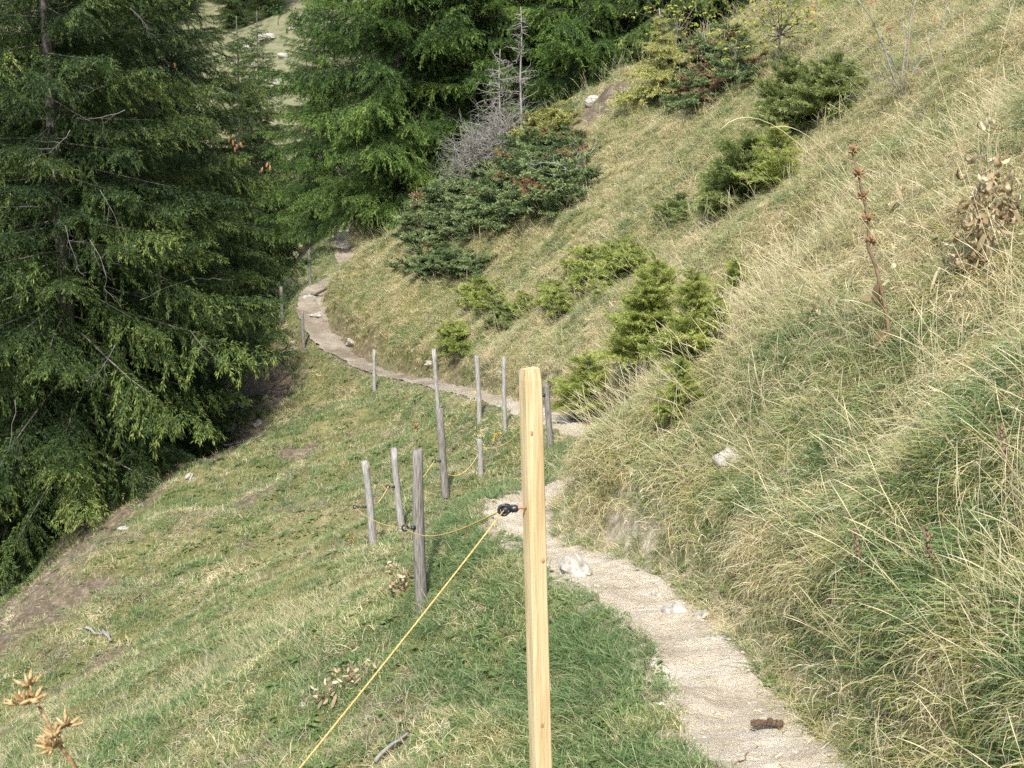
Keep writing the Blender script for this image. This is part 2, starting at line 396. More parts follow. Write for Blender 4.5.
#=====SECTION GRASS
# ------------------------------------------------------------ grass tufts
GREEN = [(0, (.06, .11, .035)), (.45, (.135, .21, .07)), (.78, (.235, .30, .125)), (1, (.52, .49, .29))]
OLIVE = [(0, (.12, .15, .04)), (.35, (.28, .28, .085)), (.62, (.51, .44, .20)), (1, (.72, .64, .42))]
STRAW = [(0, (.27, .21, .10)), (.3, (.54, .44, .225)), (.65, (.70, .60, .35)), (1, (.86, .79, .55))]
DULL = [(0, (.08, .06, .04)), (.45, (.24, .185, .12)), (1, (.52, .44, .32))]
m_green = leafmat('grass_green', GREEN, OLIVE, 1.1, .35, patch_rng=(.50, .72))
m_olive = leafmat('grass_olive', OLIVE, GREEN, .8, .38, patch_rng=(.52, .70))
m_straw = leafmat('grass_straw', STRAW, OLIVE, 1.6, .35, patch_rng=(.54, .74))
m_dull = leafmat('grass_thatch', DULL, STRAW, 1.4, .2)
m_herb = leafmat('herb_leaf', [(0, (.07, .12, .03)), (.6, (.14, .20, .06)), (1, (.26, .28, .10))], None, transl=.25)
tufts = bpy.data.collections.new('tuft_kinds')       # sources, not linked to the scene
def tuft(i, mat, n, rad, hgt, width, bend, lean, spread, seedr, up=0.0, mixr=(0, 1)):
    """blades lean towards -X (which is turned downhill)"""
    rr = np.random.default_rng(seedr); mb = MB(); SEG = 4
    V = []; T = []; Q = []
    for b in range(n):
        a = rr.uniform(0, 6.28); r0 = rad * math.sqrt(rr.random()); p = np.array([math.cos(a) * r0, math.sin(a) * r0, -.03])
        h = hgt * rr.uniform(.45, 1.15); w = width * rr.uniform(.6, 1.3)
        da = rr.normal(math.pi, spread); el_ = R(90) - abs(rr.normal(lean, .28)); el_ = max(el_, R(12)); bd = bend * rr.uniform(.4, 1.5)
        kink = rr.normal(0, .22); side = np.array([-math.sin(da), math.cos(da), 0]); tw = rr.normal(0, .7)
        sv = side * math.cos(tw) + np.array([0, 0, 1]) * math.sin(tw) * .5
        base = len(V); rn = rr.uniform(*mixr) ** 1.15
        for s in range(SEG + 1):
            ww = w * (1 - .15 * s / SEG) * (1 if s < SEG else .15) * (.7 if s == 0 else 1)
            V += [p + sv * ww / 2, p - sv * ww / 2]; T += [rn, rn]
            e_ = el_ - bd * (s / SEG) ** 1.1; da += kink
            dirv = np.array([math.cos(da) * math.cos(e_), math.sin(da) * math.cos(e_), math.sin(e_)])
            p = p + dirv * h / SEG
        Q += [[base + 2*s, base + 2*s + 1, base + 2*s + 3, base + 2*s + 2] for s in range(SEG)]
    V = np.array(V); me = rawmesh('tuft_%02d' % i, V, np.array(Q).ravel(), np.full(len(Q), 4), mat, {'rnd': np.array(T)}, True)
    o = bpy.data.objects.new('tuft_%02d' % i, me); tufts.objects.link(o)
def herb(i, seedr, size):
    rr = np.random.default_rng(seedr); mb = MB()
    for b in range(9):
        a = rr.uniform(0, 6.28); r0 = rr.uniform(0, .05); l = size * rr.uniform(.6, 1.2)
        d = np.array([math.cos(a), math.sin(a), rr.uniform(.2, .9)]); d = d / np.linalg.norm(d) * l
        mb.leaf((math.cos(a) * r0, math.sin(a) * r0, 0), d, l * rr.uniform(.2, .36), (0, 0, 1), curl=-rr.uniform(.3, 1.1), tint=rr.random())
    me = rawmesh('tuft_%02d' % i, np.concatenate(mb.V), mb.F, mb.L, m_herb, {'rnd': np.concatenate(mb.T)}, True)
    tufts.objects.link(bpy.data.objects.new('tuft_%02d' % i, me))
def seedstalk(i, seedr):
    rr = np.random.default_rng(seedr); mb = MB()
    for b in range(4):
        a = rr.normal(math.pi, 1.0); h = rr.uniform(.25, .52); p = np.array([rr.normal(0, .03), rr.normal(0, .03), -.02]); pts = [p]
        e_ = R(rr.uniform(60, 85)); bd = rr.uniform(.2, 1.1)
        for s in range(6):
            ee = e_ - bd * (s / 6) ** 2; pts.append(pts[-1] + np.array([math.cos(a) * math.cos(ee), math.sin(a) * math.cos(ee), math.sin(ee)]) * h / 6)
        mb.tube(pts, [.0009] * 5 + [.0019, .0007], 3, tint=rr.uniform(.6, 1), cap=False)
    me = rawmesh('tuft_%02d' % i, np.concatenate(mb.V), mb.F, mb.L, m_straw, {'rnd': np.concatenate(mb.T)}, True)
    tufts.objects.link(bpy.data.objects.new('tuft_%02d' % i, me))
for k in range(3): tuft(k, m_green, 46, .09, .085, .0050, .9, .5, 1.6, 100 + k)            # 0-2 short green turf
for k in range(3): tuft(3 + k, m_green, 34, .06, .19, .0052, 1.7, .5, 1.2, 110 + k, mixr=(0, .9))       # 3-5 lush
for k in range(4): tuft(6 + k, m_straw, 64, .10, .225, .0029, 2.3, .95, 1.35, 120 + k)       # 6-9 matted straw
for k in range(3): tuft(10 + k, m_olive, 52, .09, .18, .0034, 1.9, .75, 1.3, 130 + k)        # 10-12 olive
for k in range(2): tuft(13 + k, m_dull, 34, .09, .12, .0045, 1.2, .9, 1.5, 140 + k)        # 13-14 thatch
for k in range(2): herb(15 + k, 150 + k, .055)                                             # 15-16
for k in range(2): seedstalk(17 + k, 160 + k)                                              # 17-18

def grass_points(N0, seed):
    rr = np.random.default_rng(seed)
    th = rr.uniform(-R(27), R(27), N0); lo, hi = 2.2, 56.0; q = .62
    u = rr.random(N0); d = (lo**q + u * (hi**q - lo**q)) ** (1 / q)
    x = d * np.sin(th); y = d * np.cos(th)
    return x, y, d
x, y, d = grass_points(225000, 5)
D, Z, S = path_dist(x, y); off = D * S
so_ = soilness(x, y, D, S)
rr = np.random.default_rng(11)
u1, u2, u3 = rr.random(len(x)), rr.random(len(x)), rr.random(len(x))
pn = fbm(x * .8, y * .8, 3); pn2 = fbm(x * 2.6 + 40, y * 2.6, 3); pn3 = fbm(x * .35 + 9, y * .35, 2)
edge = half_width(y) - .01 + .13 * (fbm(x * 3, y * 3, 2) - .5)
so_ = so_ * sstep((D - .30) / .1) + (1 - sstep((D - .30) / .1)) * .15
keep = (D > edge) & (u3 > so_ * .93)
right = off > 0
# probabilities by zone
kind = np.zeros(len(x), int)
P = np.zeros((len(x), 7))   # turf, lush, straw, olive, thatch, herb, stalk
L_ = ~right
P[L_] = (.56, .07, .06, .13, .17, .12, .012)
P[right] = (.04, .05, .54, .21, .13, .05, .04)
nearE = np.clip(1 - (D - .3) / .9, 0, 1) * (y < 14)
P[:, 1] += nearE * np.where(right, .20, .45) * (.4 + 1.2 * (pn > .45)); P[:, 5] += nearE * .05
lowR = right & (D < 1.7) & (y < 7.5); P[lowR, 1] += .26; P[lowR, 3] += .12; P[lowR, 5] += .06
P[:, 2] *= np.clip((pn - .30) * 6, .25, 2.2); P[:, 0] *= np.clip((.78 - pn) * 3, .3, 2)
P[:, 1] *= np.clip((pn2 - .35) * 6, .1, 2.5); P[:, 4] *= np.clip((pn2 - .42) * 11, .08, 5.0) * np.where(L_ & (pn3 > .5), 1.6, 1.0); P[L_, 2] *= np.where(pn3[L_] > .52, 1.7, .6); P[L_, 6] *= np.where((x[L_] < -1.2) & (d[L_] < 12), 5, 1)
P[:, 4] += so_ * .6
farR = right & (y > 12); P[farR, 3] *= 1.4; P[farR, 2] *= .8; P[farR, 0] += .18
spur = (y > 27); P[spur, 3] *= 1.3; P[spur, 0] += .15
gl = L_ & (y > 15); P[gl, 0] *= 1.5; P[gl, 4] *= 1.5
P = P / P.sum(1, keepdims=True); cs = P.cumsum(1); kk = (u1[:, None] > cs).sum(1)
starts = np.array([0, 3, 6, 10, 13, 15, 17]); cnts = np.array([3, 3, 4, 3, 2, 2, 2])
kind = starts[kk] + (u2 * cnts[kk]).astype(int)
gx, gy = slope_dir(x, y)
yaw = np.arctan2(gy, gx) + rr.normal(0, .8, len(x))     # local -X points downhill
scl = rr.uniform(.75, 1.3, len(x)) * (1 + np.clip(d - 12, 0, 40) / 45)
short = (kk == 2) & ~right; scl[short] *= .5; scl[(kk == 3) & ~right] *= .55
scl[(kk == 1) & ~(nearE > .2) & ~right] *= .55
scl[right & (y > 14) & (kk >= 2)] *= .88
scl[(kk == 6) & ~right] *= .6; scl[~right & (y < 30)] *= .85
scl *= .8 + .5 * pn3
# shorter right at the path so that it stays open
scl *= .6 + .4 * sstep((D - .25) / .35)
tx = np.clip(gy * -.0, -1, 1)
def add_grass(name, sel, label):
    P3 = np.column_stack([x[sel], y[sel], height(x[sel], y[sel])])
    me = bpy.data.meshes.new(name); me.vertices.add(len(P3)); me.vertices.foreach_set('co', P3.astype(np.float32).ravel())
    a = me.attributes.new('pick', 'INT', 'POINT'); a.data.foreach_set('value', kind[sel].astype(np.int32))
    a = me.attributes.new('scl', 'FLOAT', 'POINT'); a.data.foreach_set('value', scl[sel].astype(np.float32))
    # rotation: part of the slope tilt, then yaw
    s_ = sel; n = np.column_stack([-gx[s_] * .6, -gy[s_] * .6, np.ones(s_.sum())]); n /= np.linalg.norm(n, axis=1)[:, None]
    cx, sx_ = np.cos(yaw[s_]), np.sin(yaw[s_]); xa = np.column_stack([cx, sx_, np.zeros(len(cx))])
    xa = xa - n * (xa * n).sum(1)[:, None]; xa /= np.linalg.norm(xa, axis=1)[:, None]; ya = np.cross(n, xa)
    # matrix columns xa, ya, n -> euler XYZ
    r20, r21, r22, r10, r00 = xa[:, 2], ya[:, 2], n[:, 2], xa[:, 1], xa[:, 0]
    eul = np.column_stack([np.arctan2(r21, r22), np.arcsin(np.clip(-r20, -1, 1)), np.arctan2(r10, r00)])
    a = me.attributes.new('rot', 'FLOAT_VECTOR', 'POINT'); a.data.foreach_set('vector', eul.astype(np.float32).ravel())
    o = link(bpy.data.objects.new(name, me))
    ng = bpy.data.node_groups.new(name + '_nodes', 'GeometryNodeTree')
    ng.interface.new_socket('Geometry', in_out='INPUT', socket_type='NodeSocketGeometry'); ng.interface.new_socket('Geometry', in_out='OUTPUT', socket_type='NodeSocketGeometry')
    nn, ll = ng.nodes, ng.links; gi = nn.new('NodeGroupInput'); go = nn.new('NodeGroupOutput')
    iop = nn.new('GeometryNodeInstanceOnPoints'); ci = nn.new('GeometryNodeCollectionInfo'); ci.inputs['Collection'].default_value = tufts
    ci.inputs['Separate Children'].default_value = True; ci.inputs['Reset Children'].default_value = True
    def na(nm, t): q = nn.new('GeometryNodeInputNamedAttribute'); q.data_type = t; q.inputs['Name'].default_value = nm; return q.outputs[0]
    ll.new(gi.outputs[0], iop.inputs['Points']); ll.new(ci.outputs[0], iop.inputs['Instance']); iop.inputs['Pick Instance'].default_value = True
    ll.new(na('pick', 'INT'), iop.inputs['Instance Index']); ll.new(na('scl', 'FLOAT'), iop.inputs['Scale'])
    e2r = nn.new('FunctionNodeEulerToRotation'); ll.new(na('rot', 'FLOAT_VECTOR'), e2r.inputs[0]); ll.new(e2r.outputs[0], iop.inputs['Rotation'])
    ll.new(iop.outputs[0], go.inputs[0])
    md = o.modifiers.new('grass', 'NODES'); md.node_group = ng
    tag(o, label, 'grass', kind='stuff')
add_grass('grass', keep & ~right, 'short green and olive grass covering the slope below the path')
add_grass('dry_grass', keep & right, 'long straw and olive grass covering the bank above the path')

#=====SECTION WOOD
# ------------------------------------------------------------ posts, stake, cord
m_pine = simplemat('fresh_pine', (.41, .29, .14), (.61, .49, .29), 16, .8, (6, 6, .30), .5, 10, mid=(.52, .395, .215))
# a knot and end grain darkening in the fresh stake
m_grey = simplemat('weathered_wood', (.08, .07, .06), (.31, .28, .24), 9, .9, (14, 14, 1.1), .9, 7, mid=(.19, .17, .145))
m_greylight = simplemat('silvered_wood', (.15, .135, .12), (.42, .39, .35), 9, .9, (14, 14, 1.2), .8, 7, mid=(.28, .26, .23))
m_black = simplemat('black_plastic', (.012, .012, .014), (.03, .03, .034), 40, .38, None, .1, spec=.5)
m_metal = simplemat('rusty_screw', (.25, .10, .05), (.40, .2, .1), 60, .5)
m_cord = simplemat('orange_cord', (.50, .29, .07), (.74, .53, .22), 160, .6, (1, 1, 1), .5)

def ground_post(name, top, base, diam, mat, label, group='old grey fence posts', seed=0, ins=None, depth=None, taper=.9):
    """post whose foot stands where the photo shows it; parts: pole, insulator"""
    b = hit(*base) if depth is None else None
    if b is None:
        p = at(base[0], base[1], depth); b = np.array([p[0], p[1], hz(p[0], p[1])])
    t = at(top[0], top[1], b[1] + random.uniform(-.02, .02))
    r = diam / 2; rr = random.Random(seed)
    root = empty(name, b) if ins else None
    mb = MB(); pts = []; rad = []
    v = t - b; foot = -.18
    bow = np.array([rr.uniform(-.012, .012), 0, 0])
    for i in range(9):
        q = foot + (1 - foot) * i / 8; pts.append((b + v * q + bow * math.sin(q * 3)) - b); rad.append(r * (1.05 + (taper - 1.05) * q) * rr.uniform(.97, 1.03))
    pts.append(pts[-1] + v / np.linalg.norm(v) * .008); rad.append(rad[-1] * .82)
    K_ = 14
    mb.tube(pts, rad, K_, jit=.035)
    V = mb.V[0]; V[-K_:, 2] += (V[-K_:, 0]) * rr.uniform(-.5, .5)
    if root is not None:
        o = mb.build('pole', mat, root)
        for (px, py) in ins:
            c = at(px, py, b[1] - r - .01) - b
            s = MB(); ax = b + v * ((c[2]) / v[2]) - b
            dx = c - ax; sgn = -1 if dx[0] < 0 else 1
            s.tube([ax + np.array([sgn * r * .6, -r * .6, 0]), c + np.array([-sgn * .018, 0, 0])], .006, 8)
            ring = [c + np.array([math.cos(a) * .019, -.002 * math.sin(a * 2), math.sin(a) * .019]) for a in np.linspace(0, 2 * math.pi * .93, 16)]
            s.tube(ring, .0065, 8)
            s.tube([ax + np.array([sgn * r * .75, -r * .75, 0]), ax + np.array([sgn * (r + .014), -r - .005, 0])], .013, 10)
            s.build('insulator', m_black, root)
        tag(root, label, 'fence post', group)
        return root, b, t
    mb.V[0] = mb.V[0]
    o = mb.build(name, mat, None); o.location = b
    tag(o, label, 'fence post', group); return o, b, t
posts = {}
P_ = lambda k, *a, **kw: posts.__setitem__(k, ground_post('fence_post', *a, **kw))
P_('C', (418, 450), (422, 612), .078, m_grey, 'thickest old grey fence post, nearest one left of the new wooden stake', seed=1, ins=[(405, 528)])
P_('A', (364.5, 461), (373, 545), .078, m_greylight, 'leaning silvered fence post farthest left of the near cluster', seed=2, ins=[(355, 507)])
P_('B', (393.5, 448), (402, 530), .078, m_greylight, 'leaning grey fence post just left behind the thickest post', seed=3, ins=[(388, 487)])
P_('D', (440, 409), (446, 500), .085, m_grey, 'leaning grey post right of the thickest post with a thin tall post behind', seed=4, ins=[(434, 461)])
P_('E', (433.5, 349), (439, 425), .062, m_greylight, 'tall thin grey post rising behind the leaning post, below the round bush', seed=5)
P_('F', (476.5, 357), (479.5, 422), .066, m_greylight, 'grey post with yellow leaves at its left, below the curve of the path', seed=6)
P_('G', (504, 358), (505, 432), .052, m_greylight, 'slim pale post just left of the top of the new wooden stake', seed=7)
P_('H', (520.5, 371), (524, 425), .062, m_grey, 'grey post mostly hidden behind the top of the new wooden stake', seed=8)
P_('I', (546.5, 387), (550.5, 447), .068, m_grey, 'dark leaning post just right of the new wooden stake beside the path', seed=9, ins=[(543, 395)])
P_('J', (479.5, 440), (481, 476), .064, m_greylight, 'short pale post stub between the leaning post and the new stake', seed=10)
P_('K', (374, 350), (374.5, 392), .066, m_greylight, 'single grey post standing in front of the bare path curve', seed=11)
P_('L', (302, 312), (304, 351), .075, m_grey, 'grey post at the foot of the rooty path bend', seed=12)
P_('M', (281, 287), (283, 329), .085, m_grey, 'grey post left of the rooty path bend on the grassy rim', seed=13)
P_('N', (309, 250), (310.5, 284), .085, m_grey, 'farthest fence post, above the rooty path bend', seed=14)
P_('O', (247, 332), (248, 350), .085, m_greylight, 'short pale post at the rim beside the big spruces', seed=15)

# the fresh stake
SY = 3.05
top = at(530, 368, SY); low = at(541, 768, SY); v = low - top
gb = hz(top[0] + v[0] * 1.6, SY); k = (gb - top[2]) / v[2]; foot = top + v * k
stake = empty('wooden_stake', foot)
vt = top - foot
def rotz(a): return Matrix.Rotation(a, 3, 'Z')
mb = MB(); hw = .0215; secs = []
rotm = np.array(rotz(R(24)))
for q, s in ((-.12, 1), (0, 1), (.3, 1), (.6, 1), (.97, 1), (.988, .97), (1.0, .86)):
    c = vt * q; bev = .003
    ring = []
    for (a, b) in ((1, 1), (-1, 1), (-1, -1), (1, -1)):
        for (e1, e2) in (((0, 1), (1, 0)) if a * b > 0 else ((1, 0), (0, 1))):
            ring.append(c + rotm @ np.array([a * (hw * s - bev * e1), b * (hw * s - bev * e2), 0]))
    secs.append(ring)
for i, ring in enumerate(secs[-1]): ring[2] += -.004 if i in (2, 3) else 0
V = np.array([p for s in secs for p in s]); n = 8
Fc = [[i*n+j, i*n+(j+1)%n, (i+1)*n+(j+1)%n, (i+1)*n+j] for i in range(len(secs)-1) for j in range(n)] + [list(range(n))[::-1], [(len(secs)-1)*n + j for j in range(n)]]
mb.add(V, Fc); o = mb.build('post_shaft', m_pine, stake, smooth=False)
# knots on the stake
for (zz, sx_) in ((.80, .4), (.935, -.5), (.62, -.2), (.40, .5)):
    kb = MB(); c = vt * zz + rotm @ np.array([sx_ * hw, -hw - .0004, 0]); kb.blob(c, (.0045 + .002 * sx_, .0012, .007), seed=3, rough=.1)
    kb.build('knot', simplemat('wood_knot', (.26, .14, .065), (.40, .25, .13), 40), stake)
# black insulator on the left with a rusty screw
ic = at(508, 509, SY - .02); ib = ic - foot
sx0 = (top + v * ((ic[2] - top[2]) / v[2])) - foot
mb = MB()
mb.tube([sx0 + np.array([-.015, -.01, .001]), ib + np.array([.022, 0, .002])], .0035, 8); scr = mb
body = MB()
body.tube([ib + np.array([.024, 0, .002]), ib + np.array([.018, 0, .001]), ib + np.array([.013, 0, .0005]), ib + np.array([.008, 0, 0])], [.006, .010, .0085, .010], 12)
body.blob(ib + np.array([-.004, 0, 0]), (.0135, .012, .0125), seed=2, rough=.06, nu=16, nv=10)
ring = [ib + np.array([-.010 + math.cos(a) * .012, -.010, math.sin(a) * .012]) for a in np.linspace(0, 2 * math.pi, 18)]
body.tube(ring, .0035, 8)
ins_o = body.build('insulator', m_black, stake); scr.build('screw', m_metal, ins_o)
tag(stake, 'new square pine stake standing tallest in the foreground, pale fresh wood', 'stake')
# cords
def cord(name, pts, rad, label, sag=.0, group=None):
    P = []
    for i in range(len(pts) - 1):
        a, b = np.asarray(pts[i], float), np.asarray(pts[i+1], float); s = sag if np.isscalar(sag) else sag[i]
        n = 14
        for k_ in range(n): t = k_ / n; P.append(a + (b - a) * t - np.array([0, 0, s * 4 * t * (1 - t)]))
    P.append(np.asarray(pts[-1], float))
    loc = np.asarray(pts[0], float); mb = MB(); mb.tube([p - loc for p in P], rad, 7, cap=True)
    o = mb.build(name, m_cord); o.location = loc; tag(o, label, 'cord', group)
a0 = ic + np.array([-.010, -.014, 0])
end = at(228, 858, 2.0)
cord('electric_rope', [a0, at(300, 768, 2.25), end], .0017, 'taut orange fence cord running from the new stake down to the lower left', [.004, 0], 'orange electric fence cords')
cC = at(405, 528, posts['C'][1][1] - .05); cA = at(355, 507, posts['A'][1][1] - .05); cB = at(388, 487, posts['B'][1][1] - .05); cD = at(434, 461, posts['D'][1][1] - .05)
cord('electric_rope', [ic + np.array([-.012, 0, 0]), cC], .0026, 'slack orange cord between the new stake and the thickest grey post', .06, 'orange electric fence cords')
cord('electric_rope', [cC, cA], .0032, 'orange cord between the thickest grey post and the leftmost post', .05, 'orange electric fence cords')
cJ = at(482, 447, posts['J'][1][1]); cI = at(543, 395, posts['I'][1][1] - .05)
cord('electric_rope', [cA, cB, cD, cJ, cI], .0035, 'dull yellow cord strung from the leftmost post back past the leaning posts', [.12, .15, .25, .2], 'orange electric fence cords')
cL = at(303, 322, posts['L'][1][1]); cM = at(282, 297, posts['M'][1][1]); cO = at(247, 335, posts['O'][1][1]); cK = at(374, 362, posts['K'][1][1])
cord('electric_rope', [cO, cM], .005, 'yellowish cord on the rim between the short pale post and its neighbour', .1, 'orange electric fence cords')
#=====SECTION TREES
# ------------------------------------------------------------ conifers
SPR = [(0, (.018, .034, .010)), (.4, (.042, .070, .017)), (.75, (.095, .135, .030)), (1, (.19, .22, .055))]
SPRB = [(0, (.026, .050, .013)), (.4, (.064, .115, .023)), (.75, (.13, .20, .038)), (1, (.20, .265, .06))]
m_spruce = leafmat('spruce_needles', SPR, None, transl=.12, rough=.55)
m_spruceb = leafmat('spruce_needles_fresh', SPRB, None, transl=.15, rough=.55)
m_sap = leafmat('young_spruce_needles', [(0, (.07, .10, .02)), (.5, (.25, .30, .06)), (1, (.50, .52, .16))], None, transl=.38)
m_sapd = leafmat('young_spruce_dark', [(0, (.045, .075, .018)), (.5, (.16, .205, .055)), (1, (.33, .36, .13))], None, transl=.32)
m_jun = leafmat('juniper_needles', [(0, (.040, .066, .024)), (.45, (.10, .145, .052)), (1, (.27, .32, .13))], None, transl=.12)
m_juny = leafmat('juniper_yellowing', [(0, (.09, .11, .03)), (.5, (.25, .26, .07)), (1, (.42, .40, .14))], None, transl=.12)
m_brown = leafmat('browned_needles', [(0, (.11, .06, .035)), (.5, (.20, .12, .06)), (1, (.31, .21, .11))], None, transl=.1)
m_bark = simplemat('spruce_bark', (.07, .06, .05), (.20, .175, .15), 7, .95, (1, 1, .4), .8)
m_dead = simplemat('dead_grey_wood', (.14, .125, .105), (.33, .305, .27), 12, .9, (1, 1, .5), .4)
m_deadb = simplemat('dead_spruce_twigs', (.09, .08, .065), (.22, .20, .175), 12, .9, (1, 1, .5), .4)
m_cone = simplemat('cone_scales', (.24, .10, .04), (.42, .20, .09), 60, .7)

def elements(B, D, l, w, tint, rr):
    """one small diamond face per needle spray"""
    n = len(B); D = D / np.linalg.norm(D, axis=1)[:, None]
    s = np.cross(D, rr.normal(0, 1, (n, 3))); s /= np.linalg.norm(s, axis=1)[:, None] + 1e-9
    m = B + D * (l * .45)[:, None]; V = np.empty((n, 4, 3))
    V[:, 0] = B; V[:, 1] = m + s * (w / 2)[:, None]; V[:, 2] = B + D * l[:, None]; V[:, 3] = m - s * (w / 2)[:, None]
    V[:, 2, 2] -= l * .15
    return V, np.repeat(tint[:, None], 4, 1)
def limb_template(seed, L=3.0, dens=1.0, elen=.085, ewid=.020, droop=.35, hang=.5, up=.0, spacing=.085, terc=.065, twl=.33):
    rr = np.random.default_rng(seed); B = []; D = []; T = []; skel = []
    def axis_p(t): return np.array([L * t, .12 * L * math.sin(t * 2.2 + seed) * t, L * (-droop * t ** 1.3 * (1 - .45 * t) + up * t)])
    ns = int(L / spacing)
    for i in range(ns):
        t = (i + rr.random()) / ns
        if t < .05: continue
        for _ in range(5):
            B.append(axis_p(t) + rr.normal(0, .02 * L / 3, 3)); D.append(np.array([.7, rr.normal(0, .7), rr.normal(.15, .5)])); T.append(.25 + .3 * t + rr.normal(0, .12))
        p = axis_p(t); ax = axis_p(min(1, t + .02)) - axis_p(t - .02); ax /= np.linalg.norm(ax)
        for sd_ in (-1, 1):
            if rr.random() > .84 * dens: continue
            l = L * twl * (1 - t) ** .6 * (.35 + .75 * min(1, t * 2.5)) * rr.uniform(.35, 1.25) + .10 * L / 3
            a = R(rr.uniform(38, 68)) * sd_
            d = np.array([ax[0] * math.cos(a) - ax[1] * math.sin(a), ax[0] * math.sin(a) + ax[1] * math.cos(a), ax[2] - rr.uniform(.0, hang) + up * .5])
            d /= np.linalg.norm(d); nt_ = max(2, int(l / terc)); q = p.copy(); tb = rr.normal(0, .12)
            for k in range(nt_ + 1):
                q = q + d * l / nt_; d = d + np.array([rr.normal(0, .13), rr.normal(0, .13), -.05 * hang + rr.normal(0, .10)]); d /= np.linalg.norm(d)
                for e in (-1, 1, 0):
                    a2 = rr.uniform(.5, 1.1) * e
                    dd = np.array([d[0] * math.cos(a2) - d[1] * math.sin(a2), d[0] * math.sin(a2) + d[1] * math.cos(a2), d[2] + rr.normal(-.12 * hang + up * .5, .38)])
                    B.append(q + rr.normal(0, .012 * L / 3, 3)); D.append(dd)
                    T.append(.24 + tb + .28 * t * (k / nt_) + .15 * (k / nt_) ** 2 + rr.normal(0, .15))
                    B.append(q + dd * elen * .6); D.append(dd + rr.normal(0, .45, 3)); T.append(T[-1] + .05)
            if i % 3 == 0: skel.append((p, q))
        B.append(p); D.append(ax + rr.normal(0, .3, 3)); T.append(.3)
    B = np.array(B); D = np.array(D); n = len(B)
    V, TT = elements(B, D, elen * rr.uniform(.65, 1.35, n), ewid * rr.uniform(.7, 1.3, n), np.clip(np.array(T), 0, 1), rr)
    return V.reshape(-1, 3), TT.ravel(), [axis_p(t) for t in np.linspace(0, 1, 7)], skel
def place(V, yaw, pitch, scale, base):
    c, s_ = math.cos(pitch), math.sin(pitch); X = V * scale
    X = np.stack([X[:, 0] * c - X[:, 2] * s_, X[:, 1], X[:, 0] * s_ + X[:, 2] * c], 1)
    c, s_ = math.cos(yaw), math.sin(yaw)
    return np.stack([X[:, 0] * c - X[:, 1] * s_, X[:, 0] * s_ + X[:, 1] * c, X[:, 2]], 1) + base
def quadmesh(name, Vs, Ts, mat):
    V = np.concatenate(Vs); T = np.concatenate(Ts); n = len(V) // 4
    return rawmesh(name, V, np.arange(n * 4), np.full(n, 4), mat, {'rnd': T})
TPL = [limb_template(k, 3.0, elen=.066, ewid=.017, terc=.052, droop=.30 + .07 * k, hang=(.5, .8, 1.1, .7, .95)[k]) for k in range(5)]
TPLS = [limb_template(20 + k, 3.0, dens=.8, elen=.16, ewid=.045, spacing=.17, terc=.14) for k in range(3)]    # coarse, for the tops out of view
def spruce_meshes(seed, H, Rm, nl, mat, h0=.6, low_detail_above=1e9, profile=.8, r0=.16):
    rr = np.random.default_rng(seed); Vs = []; Ts = []; tr = MB()
    lean = rr.normal(0, .012, 2)
    axis_ = lambda h: np.array([lean[0] * h + .06 * math.sin(h * .5), lean[1] * h, h])
    tr.tube([axis_(h) for h in np.linspace(-.6, H, 16)], [r0 * (1 - .95 * max(h, 0) / H) ** .9 + .012 for h in np.linspace(-.6, H, 16)], 10, jit=.06)
    for i in range(nl):
        t = (i + rr.random()) / nl; h = h0 + (H - h0) * t ** 1.12
        Lb = Rm * (1 - h / H) ** profile * rr.uniform(.62, 1.18) + .15
        if t < .20: Lb *= rr.uniform(.55, .9)
        tp = TPL if h < low_detail_above else TPLS
        V, T, ax, skel = tp[rr.integers(len(tp))]; yaw = i * 2.39996 + rr.normal(0, .25)
        pitch = R(rr.uniform(-16, 10)) + R(30) * t; b = axis_(h); s_ = Lb / 3.0
        Vs.append(place(V, yaw, pitch, s_, b)); Ts.append(np.clip(T + rr.normal(0, .17) - .04, 0, 1))
        A = place(np.array(ax), yaw, pitch, s_, b)
        if h < low_detail_above: tr.tube(A[:5], [.020 * s_ * (1 - .9 * k / 4) + .002 for k in range(5)], 5, cap=False)
    crown = quadmesh('crown', Vs, Ts, mat)
    me = rawmesh('trunk', np.concatenate(tr.V), tr.F, tr.L, m_bark, None, True)
    return crown, me
def dead_branch(mb, p, d, L, r, rr, depth=2):
    pts = [np.array(p, float)]; d = np.array(d, float); d /= np.linalg.norm(d); n = 6
    for i in range(n):
        d = d + rr.normal(0, .20, 3); d /= np.linalg.norm(d); pts.append(pts[-1] + d * L / n)
        if depth and rr.random() < .75: dead_branch(mb, pts[-1], d + rr.normal(0, .7, 3), L * rr.uniform(.25, .5), r * .5, rr, depth - 1)
    mb.tube(pts, [r * (1 - .8 * i / n) for i in range(n + 1)], 4, tint=.5, cap=False)
def spruce(meshes, base, rz, scale, label, group, name='spruce_tree', first=True):
    o = empty(name, base, rz); o.scale = (scale, scale, scale)
    for me, nm in zip(meshes, ('crown', 'trunk')): link(bpy.data.objects.new(nm, me), o)
    return tag(o, label, 'tree', group)
def g3(px, y): p = at(px, 0, y); return np.array([p[0], p[1], hz(p[0], p[1])])
A1 = spruce_meshes(1, 17, 4.3, 250, m_spruce, 1.3, 12)
A2 = spruce_meshes(2, 19, 4.9, 270, m_spruce, .4, 13)
B1 = spruce_meshes(3, 18, 5.0, 250, m_spruceb, .7, 12)
GL, GM, GF = 'big dark spruces on the left', 'spruces behind the grassy spur', 'far conifers across the valley'
L1 = spruce(A1, g3(45, 23.5), 0.3, .93, 'big dark spruce at the left edge with grey dead branches hanging in its crown', None)
L2 = spruce(A2, g3(92, 27.5), 2.1, .80, 'dark spruce with its trunk showing near the top left of the photo', None)
